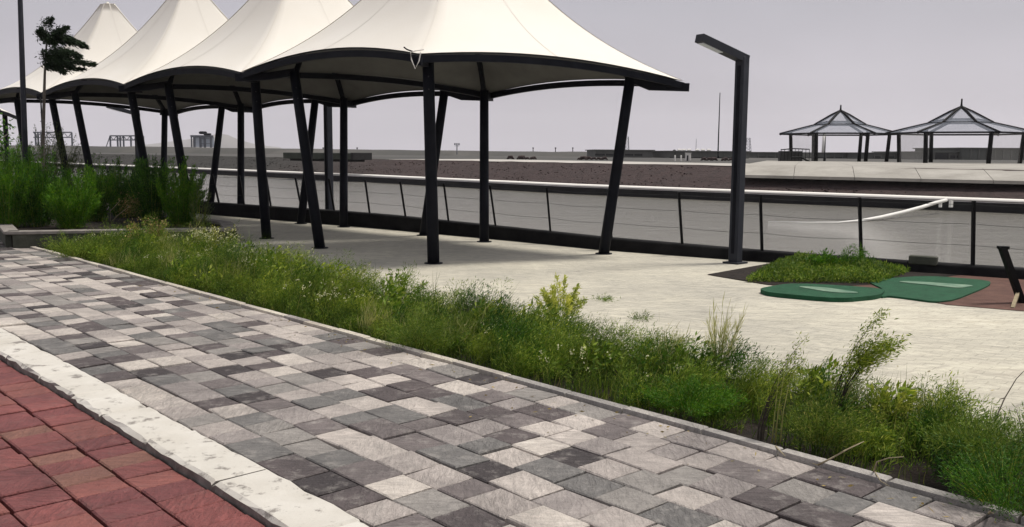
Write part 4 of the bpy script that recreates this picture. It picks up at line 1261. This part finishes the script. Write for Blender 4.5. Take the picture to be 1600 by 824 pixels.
et = Vector((at(-70, 300, 15).x, 15.5, 0))
te = thing('edge_tree', 'tree outside the left edge with only leaf tips in view', 'tree', et)
mb = MB(); mb.tube([et, et + Vector((.05, 0, 1.2)), et + Vector((0, 0, 2.2))], [.06, .05, .02], 8)
for k in range(5):
    mb.tube([et + Vector((0, 0, 1.2 + .15 * k)), et + Vector((random.uniform(-.4, .5), random.uniform(-.4, .4), 1.7 + .15 * k))], [.02, .008], 5)
mb.build('trunk', M_BARK, te, True)
P = rng.normal(size=(2600, 3)) * np.array([.30, .32, .30]) + np.array([0.0, 0, 1.85])
P = P[np.linalg.norm((P - np.array([0, 0, 1.85])) / .3, axis=1) < 2.2]
V, F = leaflets(P, rng.normal(size=P.shape) + np.array([.4, 0, 0]), rng.uniform(.05, .12, len(P)), rng.uniform(.02, .045, len(P)))
link('crown', npmesh('crown', V, F), M_BUSH, te)

# ------------------------------------------------------------------ far bank: slab, promenade, gazebos
def ptz(px, Y, z): v = at(px, 240, Y); return Vector((v.x, Y, z))
sl = thing('concrete_slab', 'long dark slab lying on the top of the far bank', 'slab', ptz(510, 64, 1.06))
a, b_ = at(457, 246, 66), at(567, 247, 61)
d = (b_ - a); an = math.atan2(d.y, d.x); c_ = (a + b_) / 2
mb = MB(); mb.box((c_.x, c_.y, 1.26), (d.length, 1.6, .42), an, .03); mb.build('deck', M_SLABDARK, sl)
mb = MB(); mb.box((c_.x, c_.y, 1.0), (d.length * .86, 1.2, .2), an); mb.build('footing', M_BLACK, sl)
mb = MB(); mb.box((b_.x - .1, b_.y, 1.26), (.25, 1.62, .47), an, .02); mb.build('end_cap', M_QUAY, sl)

f0, f1 = (9.75, 40.35), (37.0, 17.9)
pf = tag(bpy.data.objects.new('promenade', None), kind='structure'); COL.objects.link(pf)
fr = Vector((*f0, 0)); to = Vector((*f1, 0)); dv = (to - fr).normalized(); nv = Vector((-dv.y, dv.x, 0))
if nv.y < 0: nv = -nv
nslab = 14
for i in range(nslab):
    a = fr.lerp(to, i / nslab); b_ = fr.lerp(to, (i + 1) / nslab) - dv * .02
    mb = MB()
    pro = [(0, .70), (2.3, 1.10), (26, 1.13), (26, .98), (2.35, .98), (.1, .58), (0, .58)]
    mb.loft([[q_ + nv * o_ + dv * (o_ * -.40) + Vector((0, 0, z_)) for o_, z_ in pro] for q_ in (a, b_)])
    mb.build('deck_slab', M_PLATFORM, pf)
mb = MB()
for k, (in_, z0, z1) in enumerate([(0.7, .1, .60)]):
    a, b_ = fr + nv * in_, to + nv * in_
    mb.add([a + Vector((0, 0, z0)), b_ + Vector((0, 0, z0)), b_ + Vector((0, 0, z1)), a + Vector((0, 0, z1))], [(0, 1, 2, 3)])
mb.build('deck_shade', M_BLACK, pf)  # black sheet set back under the deck paints the overhang's shade

def gazebo(cx, cy, R, z0, eave, knee, apex, fin, rot, label, curtains=()):
    root = thing('gazebo', label, 'gazebo', (cx, cy, z0), 'gazebos on the far promenade')
    c = Vector((cx, cy, 0))
    def pt(k, r, z): a = rot + math.pi / 3 * k; return c + Vector((math.cos(a) * r, math.sin(a) * r, z0 + z))
    rk, rp = R * .21, R * .80
    ro = R * .42
    for k in range(6):
        mb = MB(); b0, t0_ = pt(k, rp * .98, 0), pt(k, rp * 1.02, eave + (knee - eave) * .2)
        mb.tube([b0, t0_], [.13, .12], 8); mb.build('post', M_BLACK, root, True)
        mb = MB()
        mb.tube([pt(k, R, eave), pt(k, R * .66, eave + (knee - eave) * .44), pt(k, rk, knee)], .095, 5); mb.build('hip_rafter', M_BLACK, root)
        mb = MB(); mb.tube([pt(k, ro, knee - .19), pt(k, ro * .35, knee + (apex - knee) * .62), c + Vector((0, 0, z0 + apex))], .09, 5); mb.build('lantern_rafter', M_BLACK, root)
        # panels, lower and upper tier
        a1, a2 = pt(k, R * .985, eave + .02), pt(k + 1, R * .985, eave + .02); m1, m2 = pt(k, R * .66, eave + (knee - eave) * .44 + .03), pt(k + 1, R * .66, eave + (knee - eave) * .44 + .03)
        n1, n2 = pt(k, rk, knee + .03), pt(k + 1, rk, knee + .03)
        mb = MB(); mb.add([a1, a2, m2, m1, n1, n2], [(0, 1, 2, 3), (3, 2, 5, 4)]); mb.build('roof_panel', M_ROOFPANEL, root)
        l1, l2 = pt(k, ro * .98, knee - .15), pt(k + 1, ro * .98, knee - .15); u1, u2 = pt(k, ro * .35, knee + (apex - knee) * .62), pt(k + 1, ro * .35, knee + (apex - knee) * .62)
        mb = MB(); mb.add([l1, l2, u2, u1, c + Vector((0, 0, z0 + apex))], [(0, 1, 2, 3), (3, 2, 4)]); mb.build('lantern_panel', M_ROOFPANEL, root)
        mb = MB(); mb.bar(pt(k, R, eave), pt(k + 1, R, eave), .06, .10); mb.build('eave_beam', M_BLACK, root)
        mb = MB(); mb.bar(pt(k, rk, knee), pt(k + 1, rk, knee), .08, .12); mb.build('ring_beam', M_BLACK, root)
        mb = MB(); mb.bar(pt(k, ro, knee - .19), pt(k + 1, ro, knee - .19), .06, .07); mb.build('lantern_beam', M_BLACK, root)
        if k in curtains:
            mb = MB(); mb.add([pt(k, rp, .05), pt(k + 1, rp, .05), pt(k + 1, rp, eave), pt(k, rp, eave)], [(0, 1, 2, 3)]); mb.build('curtain', M_CURTAIN, root)
    mb = MB(); mb.tube([c + Vector((0, 0, z0 + apex - .1)), c + Vector((0, 0, z0 + apex + fin * .4)), c + Vector((0, 0, z0 + apex + fin))], [.10, .06, .05], 6); mb.build('finial', M_BLACK, root)
    return root
gazebo(23.0, 66, 4.05, .98, 2.03, 2.88, 3.67, .40, math.radians(-16), 'smaller, left gazebo with a pointed dark-ribbed roof on the far promenade', (3,))
gazebo(27.65, 58, 4.3, .98, 1.95, 2.80, 3.58, .50, math.radians(-27), 'larger middle gazebo with the taller finial on the far promenade', (2, 3, 5))
gazebo(33.0, 51.5, 4.2, .98, 1.92, 2.8, 3.6, .5, math.radians(-30), 'gazebo at the right edge, only its left eave in view')

# fenced kiosk with a sloping ramp rail left of the first gazebo
kx = ptz(1241, 63, .95)
kk = thing('railing_enclosure', 'dark railed enclosure with a sloping handrail under the left gazebo', 'railing', kx)
w0, h0 = 1.55, .95
mb = MB(); mb.box(kx + Vector((-.2, .2, .45)), (1.5, .5, .8), .1); mb.build('panel', M_FARDARK, kk)
for k in range(9):
    mb = MB(); mb.tube([kx + Vector((-.95 + 1.9 * k / 8, -.2, 0)), kx + Vector((-.95 + 1.9 * k / 8, -.2, .98))], .02, 5); mb.build('baluster', M_BLACK, kk)
mb = MB(); mb.tube([kx + Vector((-.98, -.2, .93)), kx + Vector((-.2, -.2, 1.02)), kx + Vector((.95, -.2, .98))], .035, 6); mb.build('top_rail', M_BLACK, kk)
mb = MB(); mb.tube([kx + Vector((-.3, -.5, .42)), kx + Vector((.3, -.5, .44)), kx + Vector((1.25, -.5, -.02))], .06, 6); mb.build('handrail', M_BLACK, kk)

# ------------------------------------------------------------------ skyline
def building(name, label, cat, px0, px1, Y, ytop, zb=1.0, depth=14, mat=M_FARWALL, group=None, windows=(), roof=None, seams=0, door=None):
    a, b_ = at(px0, 238, Y), at(px1, 238, Y)
    zt = at((px0 + px1) / 2, ytop, Y).z
    c = Vector(((a.x + b_.x) / 2, Y + depth / 2, zb))
    root = thing(name, label, cat, c, group)
    wd = b_.x - a.x
    mb = MB(); mb.box((c.x, c.y, (zb + zt) / 2), (wd, depth, zt - zb)); wl = mb.build('wall', mat, root)
    mb = MB(); mb.box((c.x, c.y, zt + .06), (wd + .5, depth + .5, .12)); mb.build('roof', roof or M_FARWALL2, root)
    for k in range(seams):
        x = a.x + wd * (k + 1) / (seams + 1)
        mb = MB(); mb.box((x, Y - .06, (zb + zt) / 2), (.14, .12, zt - zb - .2)); mb.build('pilaster', M_FARWALL2, root)
    for (u, v0, v1, w_) in windows:
        x = a.x + wd * u
        mb = MB(); mb.box((x, Y - .03, zb + (zt - zb) * (v0 + v1) / 2), (w_, .1, (zt - zb) * (v1 - v0))); mb.build('window', M_FARDARK, root)
    if door:
        x = a.x + wd * door[0]
        mb = MB(); mb.box((x, Y - .05, zb + door[2] / 2), (door[1], .16, door[2])); mb.build('door', M_FARDARK, root)
    return root
building('warehouse', 'grey warehouse with vertical seams, behind the right half of the middle gazebo', 'warehouse', 1504, 1720, 118, 233, mat=M_FARWALL, seams=16)
building('warehouse', 'lower grey warehouse with a dark doorway, seen through the middle gazebo', 'warehouse', 1432, 1504, 119, 238.5, mat=M_FARWALL2, seams=6, door=(.55, 1.6, .95), windows=[(.82, .25, .6, .9)])
building('warehouse', 'long low grey building between the two gazebos', 'warehouse', 1345, 1430, 125, 240, mat=M_FARWALL, seams=7, windows=[(.3, .2, .5, 1), (.55, .2, .5, 1)])
building('warehouse', 'long grey-green wall block behind the left gazebo', 'warehouse', 1172, 1343, 130, 239.5, mat=M_FARWALL, seams=12, windows=[(.1 + .08 * k, .12, .32, 1.1) for k in range(10)])
building('depot', 'wide grey depot with white tanks along its roof left of the lone lamp', 'depot', 1045, 1170, 112, 237.6, mat=M_FARWALL2, seams=9, windows=[(.06 + .085 * k, .05, .22, .9) for k in range(11)])
building('shed', 'flat-roofed pale shed left of the depot, behind the right canopy post', 'shed', 931, 1020, 116, 235.6, mat=M_FARWALL2, seams=5, windows=[(.2, .3, .55, 3), (.6, .3, .55, 3)])
for k, x in enumerate((1064, 1071, 1079, 1092, 1101, 1110)):
    p = at(x, 236.5, 113)
    t = thing('water_tank', ('first', 'second', 'third', 'fourth', 'fifth', 'sixth')[k] + ' white water tank from the left in the row on the depot roof', 'tank', (p.x, 114, p.z), 'white tanks on the depot roof')
    mb = MB(); mb.tube([Vector((p.x - .22, 114, p.z + .12)), Vector((p.x + .22, 114, p.z + .12))], .17, 8); mb.build('drum', M_FARWHITE, t)
    mb = MB(); mb.box((p.x, 114, p.z - .02), (.4, .25, .1)); mb.build('cradle', M_FARDARK, t)
p = at(1056, 236, 113)
t = thing('roof_unit', 'dark rounded unit at the left end of the depot roof', 'roof unit', (p.x, 114, p.z)); mb = MB(); mb.tube([Vector((p.x, 114, p.z - .25)), Vector((p.x, 114, p.z)), Vector((p.x, 114, p.z + .16))], [.25, .27, .08], 8); mb.build('housing', M_FARDARK, t)
p = at(1075, 251, 70)
t = thing('white_cabin', 'small white cabin with a dark door on the far bank road', 'cabin', (p.x, 70, 1.05)); mb = MB(); mb.box((p.x, 70, 1.32), (.36, .4, .55), 0, .03); mb.build('wall', M_FARWHITE, t)
mb = MB(); mb.box((p.x - .08, 69.79, 1.25), (.12, .05, .4)); mb.build('door', M_FARDARK, t); mb = MB(); mb.box((p.x, 70, 1.62), (.42, .46, .05)); mb.build('roof', M_FARWHITE, t)
for x, lab in ((1064, 'white bollard just left of the white cabin on the far bank'), (1054.5, 'white bollard farther left of the white cabin on the far bank')):
    p = at(x, 251, 69)
    t = thing('white_bollard', lab, 'bollard', (p.x, 69, 1.05)); mb = MB(); mb.tube([Vector((p.x, 69, 1.0)), Vector((p.x, 69, 1.4))], .06, 8); mb.build('post', M_FARWHITE, t); mb = MB(); mb.tube([Vector((p.x, 69, 1.40)), Vector((p.x, 69, 1.46))], [.06, .02], 8); mb.build('cap', M_FARWHITE, t)

def pole(name, label, cat, px, ytop, Y, r, mat=M_FARSTEEL):
    p = at(px, ytop, Y); b0 = Vector((p.x, Y, 1.0)); root = thing(name, label, cat, b0)
    mb = MB(); mb.tube([b0, b0.lerp(p, .5), p], [r, r * .8, r * .55], 6); mb.build('pole', mat, root)
    mb = MB(); mb.tube([b0, b0 + Vector((0, 0, .3))], r * 2, 6); mb.build('base', mat, root)
    return root
pole('radio_mast', 'tall thin radio mast left of the lone street lamp', 'mast', 1125, 145, 112, .085, M_STEEL)
pole('thin_aerial', 'thin short aerial rising from the depot, left of the tall mast', 'aerial', 1088, 217, 114, .04)
pole('thin_pole', 'thin dark pole under the left gazebo, right of the cream column', 'pole', 1290, 213, 72, .05, M_STEEL)
def lattice(label, px, ytop, Y, w_):
    p = at(px, ytop, Y); z1 = p.z; root = thing('lattice_tower', label, 'tower', (p.x, Y, 1.0), 'lattice towers on the skyline')
    mb = MB(); k_ = 6
    for sx_ in (-1, 1):
        for sy_ in (-1, 1): mb.bar(Vector((p.x + sx_ * w_, Y + sy_ * w_, 1)), Vector((p.x + sx_ * w_ * .5, Y + sy_ * w_ * .5, z1)), .05, .05)
    mb.build('leg', M_FARSTEEL, root)
    mb = MB()
    for j in range(k_):
        za, zb_ = 1 + (z1 - 1) * j / k_, 1 + (z1 - 1) * (j + 1) / k_; wa, wb = w_ * (1 - .5 * j / k_), w_ * (1 - .5 * (j + 1) / k_)
        mb.bar(Vector((p.x - wa, Y - wa, za)), Vector((p.x + wb, Y - wb, zb_)), .035, .035); mb.bar(Vector((p.x + wa, Y - wa, za)), Vector((p.x - wb, Y - wb, zb_)), .035, .035)
        mb.bar(Vector((p.x - wb, Y - wb, zb_)), Vector((p.x + wb, Y - wb, zb_)), .035, .035)
    mb.build('bracing', M_FARSTEEL, root)
lattice('faint lattice tower just right of the right canopy post', 980, 214, 140, .35)
lattice('lattice tower just right of the lone street lamp', 1169, 216, 140, .5)
p = at(1288, 209, 210)
t = thing('cream_column', 'pale cream column rising on the skyline under the left gazebo', 'column', (p.x, 210, 1)); mb = MB(); mb.tube([Vector((p.x, 210, 1)), Vector((p.x, 210, p.z))], [.42, .36], 12); mb.build('shaft', M_FARWHITE, t, True); mb = MB(); mb.tube([Vector((p.x, 210, p.z)), Vector((p.x, 210, p.z + .15))], [.42, .40], 12); mb.build('cap', M_FARWHITE, t)
# floodlight mast
p = at(714, 225, 130)
t = thing('floodlight_mast', 'small floodlight mast standing alone on the skyline between canopy posts', 'floodlight', (p.x, 130, 1.2))
mb = MB(); mb.tube([Vector((p.x, 130, 1.2)), Vector((p.x, 130, p.z))], .07, 6); mb.build('pole', M_FARSTEEL, t)
mb = MB(); mb.bar(Vector((p.x - .32, 130, p.z - .3)), Vector((p.x + .32, 130, p.z - .3)), .05, .05); mb.build('crossbar', M_FARSTEEL, t)
for k in (-1, 0, 1):
    mb = MB(); mb.box((p.x + .28 * k, 129.95, p.z - .05), (.18, .1, .28)); mb.build('lamp_head', M_FARSTEEL, t)

# gantry sheds at the left
def gantry(px0, px1, Y, ytop, ybase, label, legs, brace=True):
    a, b_ = at(px0, ytop, Y), at(px1, ytop, Y); zb = at((px0 + px1) / 2, ybase, Y).z; zt = a.z
    root = thing('gantry', label, 'gantry', ((a.x + b_.x) / 2, Y, zb), 'steel gantries on the far left skyline')
    mb = MB(); mb.bar(Vector((a.x, Y, zt)), Vector((b_.x, Y, b_.z)), .3, .3); mb.build('top_beam', M_FARSTEEL, root)
    hh = (zt - zb)
    mb = MB(); mb.bar(Vector((a.x, Y, zt - hh * .38)), Vector((b_.x, Y, b_.z - hh * .38)), .25, .25); mb.build('lower_beam', M_FARSTEEL, root)
    n_ = 10
    for k in range(n_):
        x0, x1 = a.x + (b_.x - a.x) * k / n_, a.x + (b_.x - a.x) * (k + 1) / n_
        mb = MB(); mb.bar(Vector((x0, Y, zt - (hh * .38 if k % 2 else 0))), Vector((x1, Y, zt - (0 if k % 2 else hh * .38))), .14, .14); mb.build('brace', M_FARSTEEL, root)
    for u in legs:
        x = a.x + (b_.x - a.x) * u
        mb = MB(); mb.bar(Vector((x, Y, zb - 2)), Vector((x, Y, zt)), .32, .32); mb.build('leg', M_FARSTEEL, root)
    if brace:
        mb = MB(); mb.bar(Vector((a.x, Y, zt)), Vector((a.x - (b_.x - a.x) * .18, Y, zb - 1)), .16, .16); mb.build('stay', M_FARSTEEL, root)
    return root
gantry(172, 224, 230, 212.5, 230, 'long low steel gantry seen left of the farthest street lamp', (0, .22, .3, .4, .62, .8, 1))
gantry(52, 112, 240, 207, 228, 'steel gantry with a long beam, right of the mast at the far left', (.05, .12, .2, 1), False)
Y = 230
a = at(298, 213, Y); b_ = at(333, 213, Y); zb = at(315, 231, Y).z - 2
t = thing('crane_house', 'raised crane house on dark legs with pale panels, right part of the far left skyline', 'crane', ((a.x + b_.x) / 2, Y, zb))
wd = b_.x - a.x
for u in (.03, .15, .42, .62, .9):
    mb = MB(); mb.box((a.x + wd * u, Y, (zb + a.z) / 2), (.42 if u > .03 else .2, .5, a.z - zb)); mb.build('leg', M_FARSTEEL, t)
mb = MB(); mb.box((a.x + wd * .5, Y, a.z), (wd, .6, .5)); mb.build('top_beam', M_FARSTEEL, t)
for u, w_ in ((.285, .2), (.52, .13), (.76, .2), (.97, .1)):
    mb = MB(); mb.box((a.x + wd * u, Y + .3, (zb + 2 + a.z) / 2), (wd * w_, .1, a.z - zb - 2.4)); mb.build('panel', M_FARPANEL, t)
for k in (1, 2, 3):
    mb = MB(); mb.bar(Vector((a.x + wd * .45, Y - .4, zb + (a.z - zb) * k / 4 + .6)), Vector((a.x + wd * .88, Y - .4, zb + (a.z - zb) * k / 4 + .6)), .12, .12); mb.build('rail', M_FARSTEEL, t)
mb = MB(); mb.box((a.x + wd * .55, Y, a.z + .85), (wd * .33, 1, .7), 0, .2); mb.box((a.x + wd * .75, Y, a.z + .5), (wd * .3, 1, .5), 0, .1); mb.build('cab', M_STEEL, t)
# faint hill and tree dots
HP = [(at(px, y, 2250).x, 2250, at(px, y, 2250).z) for px, y in ((180, 231), (230, 226), (270, 221), (310, 216), (342, 209), (356, 211), (372, 218), (400, 226), (440, 231))]
lo = [(x, y - 20, -1.5) for x, y, z in HP]; bk_ = [(x * 1.15, y + 200, -1.5) for x, y, z in HP]
HPd = HP
ribbon('hill', [lo, HP, bk_], M_HILL)

# small clutter on the far bank and skyline
for k, (px, y, lab) in enumerate(((812, 246, 'low dark rubble heap on the far bank, left of the right canopy post'), (922, 248, 'low dark rubble heap on the far bank just left of the right canopy post'), (1120, 251, 'long low rubble heap between the white cabin and the lone lamp'))):
    p = at(px, y, 72); t = thing('rubble_heap', lab, 'rubble', (p.x, 72, 1.03))
    for q in range(9):
        mb = MB(); c_ = Vector((p.x + random.uniform(-1.1, 1.1), 72 + random.uniform(-.4, .4), 1.06)); r_ = random.uniform(.10, .22)
        mb.tube([c_ + Vector((-r_ * 1.3, 0, 0)), c_ + Vector((-r_ * .5, .03, r_ * .7)), c_ + Vector((r_ * .4, 0, r_ * .8)), c_ + Vector((r_ * 1.3, 0, .0))], [.03, r_ * .6, r_ * .6, .03], 6); mb.build('lump', M_BANK, t)
for px, lab in ((833, 'first tiny post on the skyline right of the nearest canopy'), (868, 'middle tiny post of the three on the skyline'), (895, 'tiny skyline post nearest the right canopy post'), (558, 'tiny post on the skyline right of the dark slab'), (505, 'tiny post on the skyline above the dark slab')):
    p = at(px, 231.5, 150); t = thing('skyline_post', lab, 'post', (p.x, 150, 1.5), 'tiny posts on the skyline')
    mb = MB(); mb.box((p.x, 150, p.z / 2 + .7), (.12, .12, p.z - 1.3)); mb.build('shaft', M_BLACK, t)
    mb = MB(); mb.box((p.x, 150, p.z), (.24, .2, .16)); mb.build('head', M_BLACK, t)
# litter of dry bits on the path and plaza edges
n = 260
s_ = rng.uniform(1.0, 11, n); t_ = np.where(rng.uniform(0, 1, n) < .5, 4.28 - np.abs(rng.normal(size=n)) * .22, 5.75 + np.abs(rng.normal(size=n)) * .5)
P = STn(s_, t_, .012)
D = np.stack([rng.normal(size=n), rng.normal(size=n), rng.normal(size=n) * .12], 1)
V, F = leaflets(P, D, rng.uniform(.015, .05, n), rng.uniform(.004, .014, n))
tag(link('plant_litter', npmesh('plant_litter', V, F), M_BROWNSEED), 'scattered dry leaf bits along the path and plaza edges', 'leaf litter', kind='stuff')

# ------------------------------------------------------------------ haze over the canal land
hz = MB(); hz.box((300, 1150, 55), (4200, 3300, 116))
ho = hz.build('haze', None); tag(ho, 'thin pale haze greying the far skyline', 'haze', kind='stuff')
hm = bpy.data.materials.new('haze'); hm.use_nodes = True; hn = hm.node_tree; hn.nodes.clear()
hv = hn.nodes.new('ShaderNodeVolumePrincipled'); hv.inputs['Color'].default_value = (0.93, 0.92, 0.95, 1); hv.inputs['Density'].default_value = 0.00022; hv.inputs['Anisotropy'].default_value = 0.2
hout = hn.nodes.new('ShaderNodeOutputMaterial'); hn.links.new(hv.outputs[0], hout.inputs['Volume'])
ho.data.materials.append(hm)
